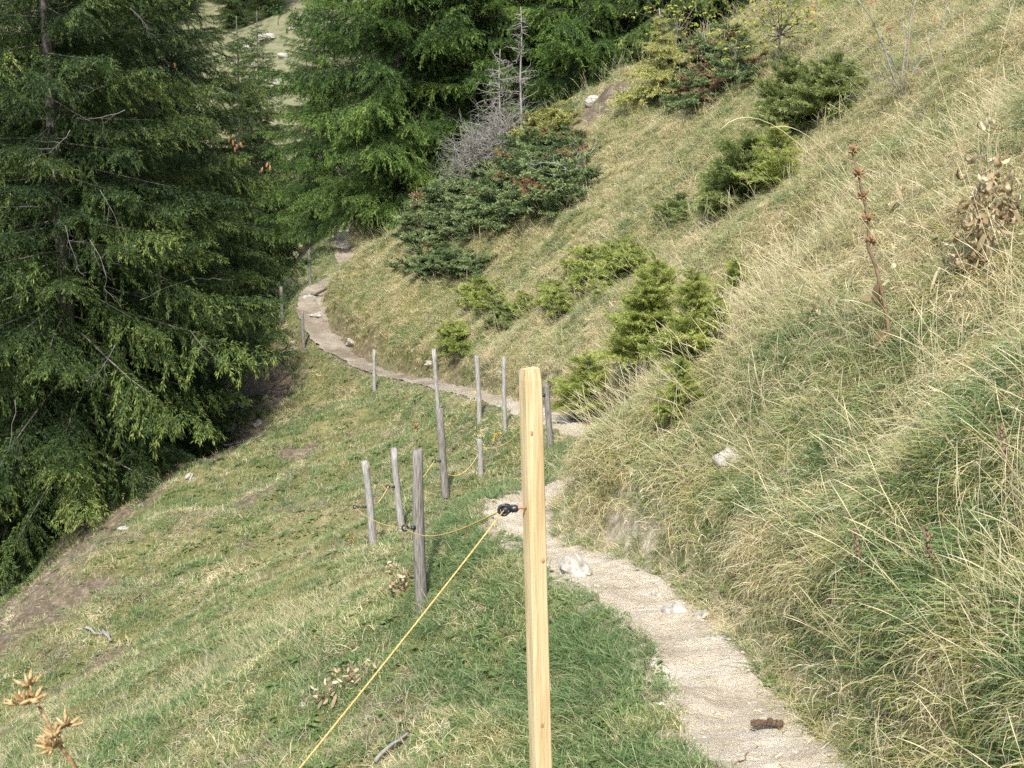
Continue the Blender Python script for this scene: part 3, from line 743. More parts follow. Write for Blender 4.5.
L3 = spruce(A2, g3(150, 34), 4.0, .90, 'dark spruce with brown cones, its right branches reaching over the rim posts', None)
spruce(A1, g3(-50, 26), 1.3, 1.05, 'dark spruce cut by the left edge of the photo', None)
spruce(A1, g3(30, 33), 3.3, 1.1, 'dark spruce standing behind the leftmost big spruce', GL)
spruce(A2, g3(140, 37), 5.3, 1.0, 'dark spruce deep behind the trunks on the left', GL)
spruce(B1, g3(392, 45.5), .4, 1.04, 'bright green spruce above the far end of the path, left of the grey dead tree', None)
spruce(B1, g3(468, 46), 2.2, .98, 'green spruce directly behind the grey dead tree', None)
spruce(A2, g3(540, 50), 1.0, 1.0, 'dark spruce filling the gap right of the grey dead tree', None)
spruce(B1, g3(606, 44.5), 3.9, .92, 'green spruce with cones behind the crest, middle of the top edge', None)
spruce(A1, g3(690, 43), 5.0, 1.05, 'dark spruce behind the crest where the yellowish drooping tree hangs', None)
spruce(A2, g3(770, 42), .9, .95, 'dark spruce behind the crest farthest right along the top edge', None)
spruce(A2, g3(258, 62), 3.9, .74, 'dark spruce beyond the rim filling the gap left of the far path', None)
spruce(A1, g3(236, 58), 0.9, .84, 'dark spruce at the rim showing between the cone bearing spruce and the gap', None)
spruce(B1, g3(318, 56), 1.9, .66, 'smaller green spruce at the left foot of the bright spruce above the far path end', None)
spruce(A1, g3(430, 55), 2.9, 1.1, 'shaded spruce far back between the two green spruces', GM)
spruce(A2, g3(640, 54), 4.4, 1.1, 'shaded spruce far back in the wood behind the crest', GM)
spruce(A1, g3(560, 60), 0.2, 1.2, 'shaded spruce at the back of the wood right of the dead tree', GM)
spruce(A1, g3(850, 46), 0.2, 1.0, 'shaded spruce behind the crest at the right end of the wood', GM)
for k, (px, y) in enumerate(((232, 150), (250, 158), (268, 150), (215, 165), (284, 168), (180, 160), (150, 150))):
    spruce(A1 if k % 2 else A2, g3(px, y), k * 1.7, .62 + .05 * (k % 3), 'hazy far conifer beyond the gap at the top, ' + ('fourth', 'fifth', 'sixth', 'third', 'rightmost', 'second', 'first')[k] + (' of the far row' if k == 4 else ' from the left in its row'), GF, 'far_conifer')
# hanging dead branches and cones
for (tree, spots) in ((L1, ((70, 130, 3.6, .9, -.6), (100, 190, 3.4, .9, -1), (90, 240, 3.5, 1.0, -1), (65, 225, 3.6, .8, -1), (115, 345, 3.7, .7, -.6), (15, 400, 4.0, 1.2, -.9), (125, 110, 3.0, .8, -.5))),
                      (L2, ((110, 80, 4.6, 1.4, -.3), (140, 300, 4.9, 1.6, .2), (130, 8, 5.0, .9, -.6), (190, 330, 5.0, 1.0, -.3), (80, 440, 4.8, 1.0, -.5)))):
    rr = np.random.default_rng(9)
    for (px, py, fr_, ln, dz) in spots:
        b = np.array(tree.location); p = at(px, py, b[1] - fr_); mb = MB()
        dead_branch(mb, (0, 0, 0), (rr.normal(.3, .6), -.2, dz), ln, .007, rr, 2)
        o = mb.build('dead_branch', m_deadb, tree); o.parent = tree
        o.matrix_parent_inverse = Matrix.Identity(4); w_ = Vector(p - b); o.location = Matrix.Rotation(-tree.rotation_euler.z, 3, 'Z') @ w_ / tree.scale[0]
        o.rotation_euler = (0, 0, -tree.rotation_euler.z)
b = np.array(L3.location)
for (px, py) in ((229, 140), (233, 143), (237, 147), (241, 145), (235, 150), (262, 170), (267, 165), (270, 168), (175, 66)):
    p = at(px, py, b[1] - 3.6); mb = MB(); mb.blob((0, 0, 0), (.028, .028, .075), seed=px, nu=8, nv=6, rough=.08)
    o = mb.build('cone', m_cone, L3); o.location = Matrix.Rotation(-L3.rotation_euler.z, 3, 'Z') @ Vector(p - b) / L3.scale[0]; o.rotation_euler = (random.uniform(-.3, .3), random.uniform(-.3, .3), 0)

# ------------------------------------------------------------ young spruces and junipers
STPL = [limb_template(40 + k, 1.0, elen=.060, ewid=.014, droop=.02, hang=.1, up=.10, spacing=.04, terc=.036, twl=.66) for k in range(4)]
JTPL = [limb_template(60 + k, 1.0, elen=.10, ewid=.034, droop=.10, hang=.0, up=.10, spacing=.07, terc=.06, twl=.62) for k in range(4)]
def sapling(base, top, wpx, mat, label, seed=0, group='young spruces on the slope', nl=34, name='young_spruce'):
    nl = int(nl * 2.0)
    b = hit(*base); rr = np.random.default_rng(seed + 500); H = max(.25, (base[1] - top[1]) / F * b[1] * 1.15); W = wpx / F * b[1] / 2 * 1.35
    lean = np.array([(top[0] - base[0]) / F * b[1], 0, 0]) / H
    root = empty(name, b); Vs = []; Ts = []; tr = MB()
    tr.tube([np.array([0, 0, -.05]), np.array([0, 0, H * .5]) + lean * H * .5, np.array([0, 0, H]) + lean * H], [.012 + .012 * H, .008 + .006 * H, .004], 6)
    for i in range(nl):
        t = (i + rr.random()) / nl; h = H * (.06 + .92 * t); Lb = W * (1.1 - t) ** .6 * rr.uniform(.35, 1.15) + .04
        V, T, ax, _ = STPL[rr.integers(4)]; yaw = rr.uniform(0, 6.28); pitch = R(rr.uniform(-12, 38)) + R(30) * t * t
        bb = np.array([0, 0, h]) + lean * h
        Vs.append(place(V, yaw, pitch, Lb, bb)); Ts.append(np.clip(T + rr.normal(0, .15) + .20, 0, 1))
        tr.tube(place(np.array(ax), yaw, pitch, Lb, bb), [.005 * (1 - .1 * k) for k in range(7)], 4, cap=False)
    link(bpy.data.objects.new('foliage', quadmesh('foliage', Vs, Ts, mat)), root)
    tr.build('stem', m_bark, root)
    return tag(root, label, 'young tree', group)
def grid_h(x, y):
    i = np.clip(np.searchsorted(ys, y) - 1, 0, ny - 2); j = np.clip(np.searchsorted(xs, x) - 1, 0, nx - 2)
    fx = (x - xs[j]) / (xs[j+1] - xs[j]); fy = (y - ys[i]) / (ys[i+1] - ys[i])
    return (GZ[i, j] * (1-fx) + GZ[i, j+1] * fx) * (1-fy) + (GZ[i+1, j] * (1-fx) + GZ[i+1, j+1] * fx) * fy
def hit_many(px, py, ymax=1e9):
    out = []; t = np.geomspace(4, 90, 1500)
    for a, b in zip(px, py):
        r = ray(a, b); r = r / r[1]; P_ = r[None] * t[:, None]; k = np.nonzero(P_[:, 2] < grid_h(P_[:, 0], P_[:, 1]))[0]
        if len(k) and t[k[0]] < ymax: out.append(P_[k[0]])
    return out
def juniper(c, wpx, hpx, mat, label, seed=0, nl=60, brown=.08, group='low junipers on the spur', name='juniper_bush', lift=.42, esc=1.0):
    """prostrate bush hugging the slope; wpx / hpx = its half extents in the photo"""
    b = hitc(*c); rr = np.random.default_rng(seed + 900); y = b[1]; Wx = wpx / F * y; Wz = hpx / F * y
    gx, gy = slope_dir(np.array([b[0]]), np.array([b[1]])); n = np.array([-gx[0], -gy[0], 1.0]); n /= np.linalg.norm(n)
    xa = np.array([1, 0, gx[0]]); xa /= np.linalg.norm(xa); ya = np.cross(n, xa)
    M_ = np.column_stack([xa, ya, n]); root = empty(name, b); Vs = []; Ts = []; Vb = []; Tb = []; tr = MB(); nl = int(nl * 3.2)
    ry = Wz / max(.25, abs(ya[2] * cp - ya[1] * sp * -1) ) ; ry = min(ry, 2.2 * Wx)
    aa = rr.uniform(0, 6.28, nl); qq = np.sqrt(rr.random(nl)); wob = 1 + .18 * np.sin(aa * 3 + seed) + .12 * np.sin(aa * 5 + seed * 2)
    G = hit_many(c[0] + np.cos(aa) * qq * wpx * wob * .9, c[1] + np.sin(aa) * qq * hpx * wob * .9, b[1] + 3)
    S_ = math.sqrt(Wx * Wz)
    for i, g in enumerate(G):
        q = min(1, math.hypot((g[0] - b[0]) / Wx, 0)); Lb = min(.30 * S_ + .12, .50) * rr.uniform(.6, 1.3)
        yaw = rr.uniform(0, 6.28); pitch = R(rr.uniform(-12, 34)); u = g - b; u[2] += lift * S_ * (1.1 - q * q) * rr.uniform(.15, 1.0) + .04
        V, T, ax, _ = JTPL[rr.integers(4)]; P_3 = place(V, yaw, pitch, Lb, u); tt = np.clip(T + rr.normal(0, .15) + .08, 0, 1)
        if rr.random() < brown: Vb.append(P_3); Tb.append(tt)
        else: Vs.append(P_3); Ts.append(tt)
        tr.tube(place(np.array(ax), yaw, pitch, Lb, u), [.010 * (1 - .12 * k) for k in range(7)], 4, cap=False)
    link(bpy.data.objects.new('foliage', quadmesh('foliage', Vs, Ts, mat)), root)
    if Vb: link(bpy.data.objects.new('browned_foliage', quadmesh('browned_foliage', Vb, Tb, m_brown)), root)
    tr.build('stems', m_bark, root)
    return tag(root, label, 'bush', group)
juniper((450, 222), 54, 34, m_jun, 'grey green juniper mat spreading at the lower left of the big juniper patch', 1, 75, .01)
juniper((522, 196), 66, 40, m_jun, 'broad grey green juniper mat in the middle of the big patch with rusty spots', 2, 95, .06)
juniper((548, 160), 44, 22, m_jun, 'juniper mat with the most rusty brown sprays beside the bare earth', 3, 50, .22)
juniper((530, 132), 46, 24, m_juny, 'yellowing juniper on top of the patch right of the grey dead bush', 4, 60, .10)
juniper((448, 272), 48, 14, m_jun, 'separate flat dark juniper cushion below the big juniper patch', 5, 60, .02)
juniper((715, 70), 34, 34, m_jun, 'juniper bush with brown underside just below the wood at the top', 6, 55, .15)
juniper((690, 100), 26, 20, m_jun, 'smaller juniper with brown sprays below the one at the edge of the wood', 7, 36, .35)
juniper((625, 265), 22, 18, m_sap, 'low green bush highest in the row on the middle slope', 8, 30, 0, 'low green bushes on the middle slope', 'low_bush', .5)
juniper((592, 282), 26, 22, m_sap, 'low green bush second highest in the row on the middle slope', 9, 36, 0, 'low green bushes on the middle slope', 'low_bush', .5)
juniper((556, 306), 20, 17, m_sap, 'low green bush third in the row on the middle slope', 10, 30, 0, 'low green bushes on the middle slope', 'low_bush', .5)
juniper((502, 325), 14, 10, m_sapd, 'small low bush right of the round bush on the middle slope', 11, 22, 0, 'low green bushes on the middle slope', 'low_bush', .5)
juniper((482, 305), 20, 17, m_sap, 'pale low bush under the flat juniper cushion', 12, 26, 0, 'low green bushes on the middle slope', 'low_bush', .5)
juniper((454, 350), 16, 15, m_sap, 'round bright green bush just above the path left of the tall thin post', 13, 32, 0, 'low green bushes on the middle slope', 'low_bush', .8)
juniper((674, 220), 16, 15, m_sapd, 'dark small bush alone on the open slope left of the young spruces', 14, 24, 0, 'low green bushes on the middle slope', 'low_bush', .6)
juniper((527, 312), 9, 12, m_sap, 'tiny upright bush between two bigger bushes on the middle slope', 15, 14, 0, 'low green bushes on the middle slope', 'low_bush', .8)
sapling((832, 118), (832, 72), 62, m_sapd, 'dark bushy young spruce highest on the slope', 1, nl=40)
sapling((788, 135), (786, 75), 56, m_sapd, 'pointed young spruce left of the highest one', 2, nl=40)
sapling((742, 205), (744, 150), 64, m_sapd, 'wide young spruce thicket in the grass above the middle slope', 3, nl=40)
sapling((778, 190), (776, 140), 44, m_sap, 'thin yellowish young spruce behind the wide thicket', 4, nl=26)
sapling((716, 222), (716, 195), 34, m_sapd, 'small dark young spruce below the wide thicket', 5, nl=22)
sapling((645, 372), (656, 278), 66, m_sap, 'tall yellow green young spruce leaning right in mid slope', 6, nl=44)
sapling((692, 372), (692, 292), 62, m_sap, 'yellow green young spruce just right of the tall leaning one', 7, nl=40)
sapling((676, 428), (678, 372), 38, m_sap, 'small bright young spruce below the pair in mid slope', 8, nl=24)
sapling((588, 420), (588, 366), 58, m_sap, 'spiky young spruce beside the path right of the dark leaning post', 9, nl=26)
sapling((735, 292), (735, 268), 26, m_sap, 'tiny young spruce sunk in dry grass right of the pair', 10, nl=16)

# ------------------------------------------------------------ dead tree and dead bush on the spur
b = hitc(512, 112); rr = np.random.default_rng(21)
dt = empty('dead_tree', b)
for (dx, H, nm, r_) in ((-.30, 2.3, 'stem', .035), (.22, 3.3, 'stem', .04)):
    mb = MB(); mb.tube([np.array([dx, 0, h]) + np.array([.02 * math.sin(h * 3), 0, 0]) for h in np.linspace(-.2, H, 9)], [r_ * (1 - .8 * k / 8) for k in range(9)], 6)
    st = mb.build(nm, m_dead, dt); bm_ = MB()
    for k in range(85 if H < 2.5 else 60):
        h = H * rr.uniform(.05, .97); a = rr.uniform(0, 6.28); L_b = (.25 + .75 * (1 - h / H)) * rr.uniform(.5, 1.0) * (1.1 if dx < 0 else .8)
        dead_branch(bm_, (dx, 0, h), (math.cos(a), math.sin(a), rr.uniform(-.1, .25)), L_b, .011, rr, 1)
    bm_.build('twigs', m_dead, dt)
tag(dt, 'bare silver grey dead tree with two thin stems above the yellowing juniper', 'dead tree')
b = hitc(480, 176); rr = np.random.default_rng(22); root = empty('dead_bush', b); mb = MB()
for k in range(420):
    a = rr.uniform(0, 6.28); e_ = rr.uniform(-.1, 1.0); p0 = np.array([rr.uniform(-.55, .65), rr.uniform(-.5, .4), 0]); p0[2] = p0[0] * .8 + rr.uniform(-.2, .9)
    dead_branch(mb, p0, (math.cos(a) * math.cos(e_), math.sin(a) * math.cos(e_), math.sin(e_)), rr.uniform(.4, .9), .009, rr, 1)
mb.build('twigs', m_dead, root); st = MB()
for k in range(5): dead_branch(st, (rr.uniform(-.2, .2), 0, -.1), (rr.normal(0, .6), -.1, .8), 1.0, .03, rr, 0)
st.build('stems', m_dead, root)
tag(root, 'grey dome of dead twigs left of the yellowing juniper', 'dead bush')
b = hit(578, 180); mb = MB(); rr = np.random.default_rng(23)
for k in range(16): dead_branch(mb, np.array([rr.uniform(-.4, .4), rr.uniform(-.3, .2), rr.uniform(-.1, .3)]), (rr.normal(0, 1), rr.normal(0, .6), rr.uniform(-.6, .7)), rr.uniform(.5, 1.0), .014, rr, 1)
o = mb.build('dead_roots', m_dead); o.location = b; tag(o, 'tangle of grey dead roots on the bare earth beside the rusty juniper', 'roots')
# yellowish drooping young tree at the wood's edge
b = hitc(655, 100); root = empty('drooping_larch', b); rr = np.random.default_rng(24); Vs = []; Ts = []; tr = MB()
tr.tube([np.array([.25, 0, -.1]), np.array([.2, 0, .9]), np.array([.05, 0, 1.9])], [.035, .025, .008], 6)
for i in range(30):
    V, T, ax, _ = TPLS[rr.integers(3)]; t = i / 30; yaw = rr.uniform(0, 6.28); Lb = 1.15 * (1.1 - t) * rr.uniform(.6, 1.1); bb = np.array([.2 - .1 * t, 0, .3 + 1.6 * t])
    V, T, ax, _ = STPL[rr.integers(4)]
    Vs.append(place(V, yaw, R(-25), Lb, bb)); Ts.append(np.clip(T + .3, 0, 1)); tr.tube(place(np.array(ax), yaw, R(-25), Lb, bb), [.008] * 7, 4, cap=False)
link(bpy.data.objects.new('foliage', quadmesh('foliage', Vs, Ts, m_juny)), root); tr.build('stem', m_dead, root)
tag(root, 'yellowish drooping young conifer at the edge of the wood left of the junipers', 'young tree')
# maple sprays at the top edge
m_maple = leafmat('maple_leaves', [(0, (.12, .17, .03)), (.5, (.24, .27, .05)), (1, (.42, .36, .08))], None, transl=.35)
for k, (px, py, w, nL, lab) in enumerate(((779, 22, 40, 240, 'young maple with yellow green leaves at the top edge above the junipers'), (676, 22, 46, 200, 'young maple with pale leaves in front of the wood at the top edge'),
                                     (735, 40, 26, 90, 'small leafy maple shoot just above the higher juniper'))):
    b = hit(px, py + 45); root = empty('young_maple', b); rr = np.random.default_rng(70 + k); sc_ = b[1] / F; mb = MB(); tr = MB()
    tr.tube([np.zeros(3), np.array([0, 0, 45 * sc_])], [.02, .008], 6)
    for q in range(nL):
        p = np.array([rr.normal(0, w * .5) * sc_, rr.normal(0, w * .4) * sc_, (45 + rr.normal(0, w * .42)) * sc_]); a = rr.uniform(0, 6.28); s_ = rr.uniform(.06, .10)
        nrm_ = np.array([rr.normal(0, .5), rr.normal(-.5, .4), 1]); tint = rr.random()
        for da in (-1.1, 0, 1.1):
            mb.leaf(p, np.array([math.cos(a + da), math.sin(a + da), rr.uniform(-.5, .1)]) * s_ * (1 if da == 0 else .75), s_ * .26, nrm_, curl=-.4, seg=2, tint=tint)
        if q % 6 == 0: tr.tube([np.array([0, 0, 30 * sc_]), p * .6 + np.array([0, 0, 15 * sc_]), p], [.008, .005, .003], 4, cap=False)
    mb.build('leaves', m_maple, root, smooth=False); tr.build('stem', m_bark, root); tag(root, lab, 'young tree')
#=====SECTION PLANTS
# ------------------------------------------------------------ dead herbs, rosehips, stones
m_seed = simplemat('dry_seed_pods', (.13, .075, .035), (.40, .28, .145), 90, .9, None, .5, mid=(.24, .15, .075))
m_gold = simplemat('golden_pods', (.19, .105, .04), (.62, .47, .27), 120, .9, (1, 1, 1), .5, mid=(.39, .26, .115))
m_stem = simplemat('dry_stems', (.09, .060, .034), (.24, .17, .10), 25, .85)
m_deadleaf = leafmat('dead_leaves', [(0, (.17, .115, .06)), (.5, (.40, .31, .175)), (1, (.64, .54, .36))], None, transl=.3, rough=.85)
m_yleaf = leafmat('yellow_leaves', [(0, (.40, .24, .03)), (1, (.66, .46, .07))], None, transl=.35)
def pods(mb, c, n, l, rr, elev=(-.2, .9), w=.22):
    for k in range(n):
        a = k * 6.283 / n + rr.normal(0, .25); e_ = rr.uniform(*elev); d = np.array([math.cos(a) * math.cos(e_), math.sin(a) * math.cos(e_), math.sin(e_)])
        L_p = l * rr.uniform(.75, 1.15); m_ = [c + d * L_p * t + np.array([0, 0, .12 * L_p * t * t]) for t in (0, .25, .5, .75, 1)]
        mb.tube(m_, [L_p * w * .25, L_p * w * .8, L_p * w, L_p * w * .7, L_p * w * .12], 6, tint=rr.random())
def stalk(base, top, whorls, podl, label, seed=0, leaves=3, thick=.006, depth=None, name='dead_gentian', cat='dead plant', group=None, wr=(.55, 1.0)):
    b = hit(*base) if depth is None else None
    if b is None: p = at(base[0], base[1], depth); b = np.array([p[0], p[1], hz(p[0], p[1])])
    t = at(top[0], top[1], b[1]); v = t - b; rr = np.random.default_rng(seed + 300); root = empty(name, b); mb = MB()
    pts = [v * q + np.array([rr.normal(0, .006), rr.normal(0, .006), 0]) * (q > 0) for q in np.linspace(-.05, 1, 12)]
    mb.tube(pts, [thick * (1.15 - .55 * k / 11) for k in range(12)], 7, jit=.1); mb.build('stem', m_stem, root)
    for k in range(whorls):
        q = wr[0] + (wr[1] - wr[0]) * k / max(1, whorls - 1) if whorls > 1 else 1.0
        pm_ = MB(); c = v * q; pods(pm_, c, 12, podl * 1.25 * (1.15 - .3 * k / max(1, whorls)), rr, w=.16); pods(pm_, c + v * .006, 10, podl * 1.1, rr, (.4, 1.2), w=.16); pods(pm_, c, 7, podl * .9, rr, (-.8, -.1), w=.16); pm_.build('seed_whorl', m_seed, root)
    for k in range(leaves):
        lm = MB(); c = v * rr.uniform(.0, .4); a = rr.uniform(0, 6.28)
        for j in range(2): lm.leaf(c, np.array([math.cos(a + j * 3), math.sin(a + j * 3), -.9]) * podl * rr.uniform(2.2, 4), podl * .9, (rr.normal(0, 1), rr.normal(0, 1), .6), curl=rr.uniform(-2.5, 2.5), seg=6, tint=rr.random() * .5)
        lm.build('dead_leaf', m_deadleaf, root)
    return tag(root, label, cat, group)
stalk((893, 350), (853, 152), 5, .035, 'tall dead flower stalk with five brown seed whorls on the right bank', 1, 5, .011)
stalk((418, 470), (416, 428), 2, .03, 'brown seed whorls of a dead stalk rising just behind the thickest post', 2, 1, .006, depth=9.2)
TH = 'thin dark dead stalks on the right bank'
for k, (bs_, tp_, lab) in enumerate((((808, 242), (797, 198), 'short dark dead stalk left of the tall seed stalk, nearer the young spruces'), ((820, 225), (813, 182), 'short dark dead stalk immediately left of the tall seed stalk'),
        ((870, 605), (853, 528), 'thin dark dead stalk leaning left above the grassy end of the path'), ((940, 605), (926, 527), 'thin brown dead stalk leaning left in the lower right grass'),
        ((1022, 545), (1000, 424), 'dark dead stalk near the right edge below the withered plant'), ((622, 470), (616, 455), 'tiny dark dead stalk on the bank above the bare earth cut'))):
    o = stalk(bs_, tp_, 0, .02, lab, 20 + k, 1, .004, name='dead_stalk', group=TH)
    mb = MB(); b = Vector(o.location); t = Vector(at(tp_[0], tp_[1], b[1])) - b; rr = np.random.default_rng(k)
    for j in range(22): q = rr.uniform(.6, 1.0); mb.blob(np.array(t) * q + rr.normal(0, .005, 3), (.006, .006, .009), seed=j, nu=5, nv=4)
    mb.build('seeds', m_stem, o)
# near seed head at the lower left
rr = np.random.default_rng(5); NY = 1.75
c1, c2, c0 = at(34, 697, NY), at(64, 745, NY), at(88, 800, NY)
gz = hz(c0[0] - .05, NY); root_p = np.array([c0[0] + .06, NY + .02, gz]); root = empty('dry_seed_plant', root_p)
mb = MB(); mb.tube([np.array([0, 0, -.03]), (c0 - root_p) * .5, c0 - root_p, c2 + np.array([.012, 0, -.03]) - root_p, c2 - root_p + np.array([-.006, 0, .0]), c1 - root_p], [.005, .0045, .004, .0035, .003, .0022], 8); mb.build('stem', m_seed, root)
for cc, n_, sp_ in ((c1, 11, .03), (c2, 15, .034)):
    for q in range(4):
        pm_ = MB(); o_ = rr.normal(0, .011, 3); pods(pm_, cc - root_p + o_, n_ * 2 // 3, .024, rr, (-.1, 1.35), .115); pm_.build('seed_pods', m_gold, root)
tag(root, 'dry orange brown seed head close to the camera at the lower left corner', 'dead plant')
# withered broad leaves
def withered(c, rp, n, label, seed, mat=m_deadleaf, size=.07, group='withered leaf clumps in the grass', tall=1.0, name='withered_plant', down=0.0):
    b = hit(*c); rr = np.random.default_rng(seed + 40); s_ = b[1] / F; root = empty(name, b); st = MB()
    st.tube([np.array([0, 0, -.03]), np.array([rr.normal(0, .02), 0, rp * s_ * tall])], [.006, .003], 6); st.build('stem', m_stem, root); mb = MB()
    for k in range(int(n * 2.2)):
        p = np.array([rr.normal(0, rp * .40) * s_, rr.normal(-.03, rp * .2) * s_, abs(rr.normal(.3, .45)) * rp * tall * s_ + .02]); a = rr.uniform(0, 6.28)
        mb.leaf(p, np.array([math.cos(a) * .6 * (1 - down * .6), math.sin(a) * .6 * (1 - down * .6), rr.uniform(-1, .2 - down)]) * size * rr.uniform(.6, 1.3), size * rr.uniform(.05, .12), rr.normal(0, 1, 3), curl=rr.uniform(-4.5, 4.5), seg=9, tint=rr.random())
    mb.build('leaves', mat, root); return tag(root, label, 'dead plant', group)
withered((978, 272), 34, 95, 'largest withered plant with curled tan leaves on the upper right bank', 1, size=.15, tall=3.6, down=.7)
withered((1008, 232), 20, 34, 'withered tan leaves just right of the largest withered plant', 2, size=.12, tall=2.5, down=.6)
withered((906, 208), 17, 10, 'small withered leaf clump right of the top of the tall seed stalk', 3, size=.13)
withered((899, 296), 15, 9, 'small withered leaf clump right of the middle of the tall seed stalk', 4, size=.11)
withered((817, 326), 20, 12, 'flat withered leaf clump left of the foot of the tall seed stalk', 5, size=.10)
withered((930, 235), 12, 8, 'tiny withered leaves between the tall seed stalk and the largest withered plant', 6, size=.10)
withered((402, 596), 22, 34, 'withered brown leaves hugging the foot of the thickest grey post', 7, size=.12, tall=1.5)
withered((352, 690), 30, 20, 'withered grey brown leaves under the taut orange cord', 8, size=.10, tall=1.0)
withered((325, 705), 22, 14, 'withered leaves at the lower left end of the strip under the cord', 9, size=.09, tall=1.0)
withered((476, 412), 9, 5, 'yellow leaves on the slope beside the grey post below the path curve', 10, m_yleaf, .16, None, 1.8)
withered((537, 480), 10, 6, 'yellow green leaves behind the new wooden stake at its left', 11, m_yleaf, .07, None)
withered((352, 545), 14, 7, 'yellow leaves at the foot of the posts left of the thickest post', 12, m_yleaf, .07, None)
withered((1010, 460), 16, 12, 'withered brown leaf clump at the right edge beside a dark dead stalk', 13, size=.07)
withered((500, 440), 10, 8, 'tan leaf clump on the slope right of the short post stub', 14, m_yleaf, .08, None)
withered((292, 640), 14, 12, 'dark withered clump lying alone on the lower left slope', 15, size=.06, tall=.5)
# rosehip
m_hip = simplemat('rosehips', (.55, .03, .015), (.70, .06, .03), 5, .3, spec=.5, bump=0)
b = hit(905, 96); rr = np.random.default_rng(31); root = empty('rosehip_shrub', b); s_ = b[1] / F
mb = MB(); hp = MB(); lf = MB(); tips = []
for (px, py, th_) in ((858, 0, .013), (905, 2, .009), (838, 62, .006), (880, 30, .008), (940, 20, .006), (960, -20, .006), (850, 95, .004), (1000, 0, .006), (920, -60, .008)):
    t = at(px, py, b[1] + rr.normal(0, .3)) - b; mid = t * .5 + np.array([rr.normal(0, .08), rr.normal(0, .08), .06]); pts = [np.array([0, 0, -.05]), t * .2 + rr.normal(0, .03, 3), mid, t * .8 + rr.normal(0, .04, 3), t]
    mb.tube(pts, [th_, th_, th_ * .8, th_ * .6, th_ * .35], 6); tips.append(t)
    for j in range(5):
        p = t * rr.uniform(.4, 1); q = p + rr.normal(0, .16, 3); mb.tube([p, (p + q) / 2 + np.array([0, 0, .02]), q], [.003, .002, .0015], 4, cap=False)
        for _ in range(3):
            c = q + rr.normal(0, .035, 3); lf.leaf(c, rr.normal(0, 1, 3) * .03, .013, (0, -.3, 1), seg=3, tint=rr.random())
mb.build('branches', m_dead, root); lf.build('leaves', m_maple, root)
for (px, py) in ((814, 7), (871, 3), (890, 28), (908, 44), (873, 43), (935, 18), (812, 17)):
    px2 = px; p = at(px2, py, b[1] - .1) - b; h_ = MB(); h_.blob(p, (.010, .010, .014), seed=1, rough=.05, nu=10, nv=8); h_.tube([p + np.array([0, 0, .012]), p + np.array([.02, .03, .06])], .0015, 4); h_.build('rosehip', m_hip, root)
tag(root, 'thin rosehip shrub with red hips and bare grey branches at the top right', 'shrub')
# a second bare branch pointing left, dark
# tall dry grass stems arching
for k, (bs_, tp_, mid_, lab) in enumerate((((890, 260), (770, 128), (830, 130), 'long arching straw stem left of the tall seed stalk'), ((930, 330), (720, 130), (800, 100), 'longest arching straw stem bowed to the left over the young spruces'),
        ((1005, 300), (925, 30), (950, 120), 'upright straw stem crossing the rosehip branches'), ((985, 200), (1015, 0), (990, 80), 'straw stem leaning right at the top right edge'), ((960, 390), (840, 300), (900, 310), 'pale arching straw stem crossing the foot of the seed stalk'))):
    b = hit(*bs_); t = at(tp_[0], tp_[1], b[1] - .1) - b; m_ = at(mid_[0], mid_[1], b[1]) - b
    mb = MB(); mb.tube([(2 * (1 - q) * q) * m_ * 1.15 + q * q * t for q in np.linspace(0, 1, 16)], [.0015] * 12 + [.002, .0026, .002, .0007], 4, tint=.8, cap=False)
    o = mb.build('straw_stem', m_straw); o.location = b; tag(o, lab, 'grass stem', 'tall straw stems on the right bank')
# stones
m_stone = simplemat('limestone', (.14, .125, .10), (.46, .43, .36), 22, .95, None, 1.0, 8, mid=(.33, .30, .245))
def stone(c, rp, label, seed, sq=.65, sink=.75, group='pale limestone rocks'):
    b = hit(*c); r = rp / F * b[1]; mb = MB(); mb.blob((0, 0, r * sq * (1 - sink) * .6), (r, r * .8, r * sq), seed=seed, rough=.42, nu=20, nv=14, rot=seed)
    mb.V[0] = mb.V[0] + np.random.default_rng(seed).normal(0, r * .035, mb.V[0].shape)
    o = mb.build('rock', m_stone, smooth=False); o.location = b; tag(o, label, 'rock', group)
stone((673, 612), 11, 'white upright rock at the right edge of the path', 3, 1.0)
stone((702, 618), 10, 'pale rock just right of the white upright rock', 4, .7)
stone((573, 574), 18, 'pale weathered rock between the stake and the cut bank', 5, .75)
stone((656, 598), 6, 'small pale rock left of the white upright rock', 6, 1.1)
stone((731, 464), 17, 'grey boulder sunk in the dry grass of the middle bank', 7, .8)
stone((352, 345), 8, 'pale rock above the far path bend', 8)
stone((430, 365), 5, 'small rock above the far path beside the thin tall post', 9)
stone((500, 375), 4, 'small pale rock above the path behind the new stake', 10)
stone((772, 703), 4, 'small stone at the right edge of the path near the dung', 11)
stone((696, 640), 5, 'small chip of rock on the path below the rocks', 12)
stone((240, 410), 9, 'pale rock at the top of the bare slope under the spruces', 13)
stone((258, 425), 6, 'small pale rock below the one at the top of the bare slope', 14)
stone((232, 432), 7, 'low pale rock in the dark earth under the spruces', 15)
stone((125, 530), 7, 'pale rock where the grass meets the dark earth on the left', 16)
stone((190, 478), 5, 'small rock in the shaded earth below the sunlit gap', 17)
stone((592, 105), 9, 'grey rock at the top of the bare earth near the crest', 18)
stone((308, 300), 9, 'flat rock step on the far path bend', 19, .4)
stone((318, 318), 10, 'flat rock step in the middle of the far path bend', 20, .4)
stone((303, 706), 4, 'small white stone in the lower left turf', 21)
stone((318, 722), 3, 'tiny white stone right of the other one in the lower left turf', 22)
rr = np.random.default_rng(77)
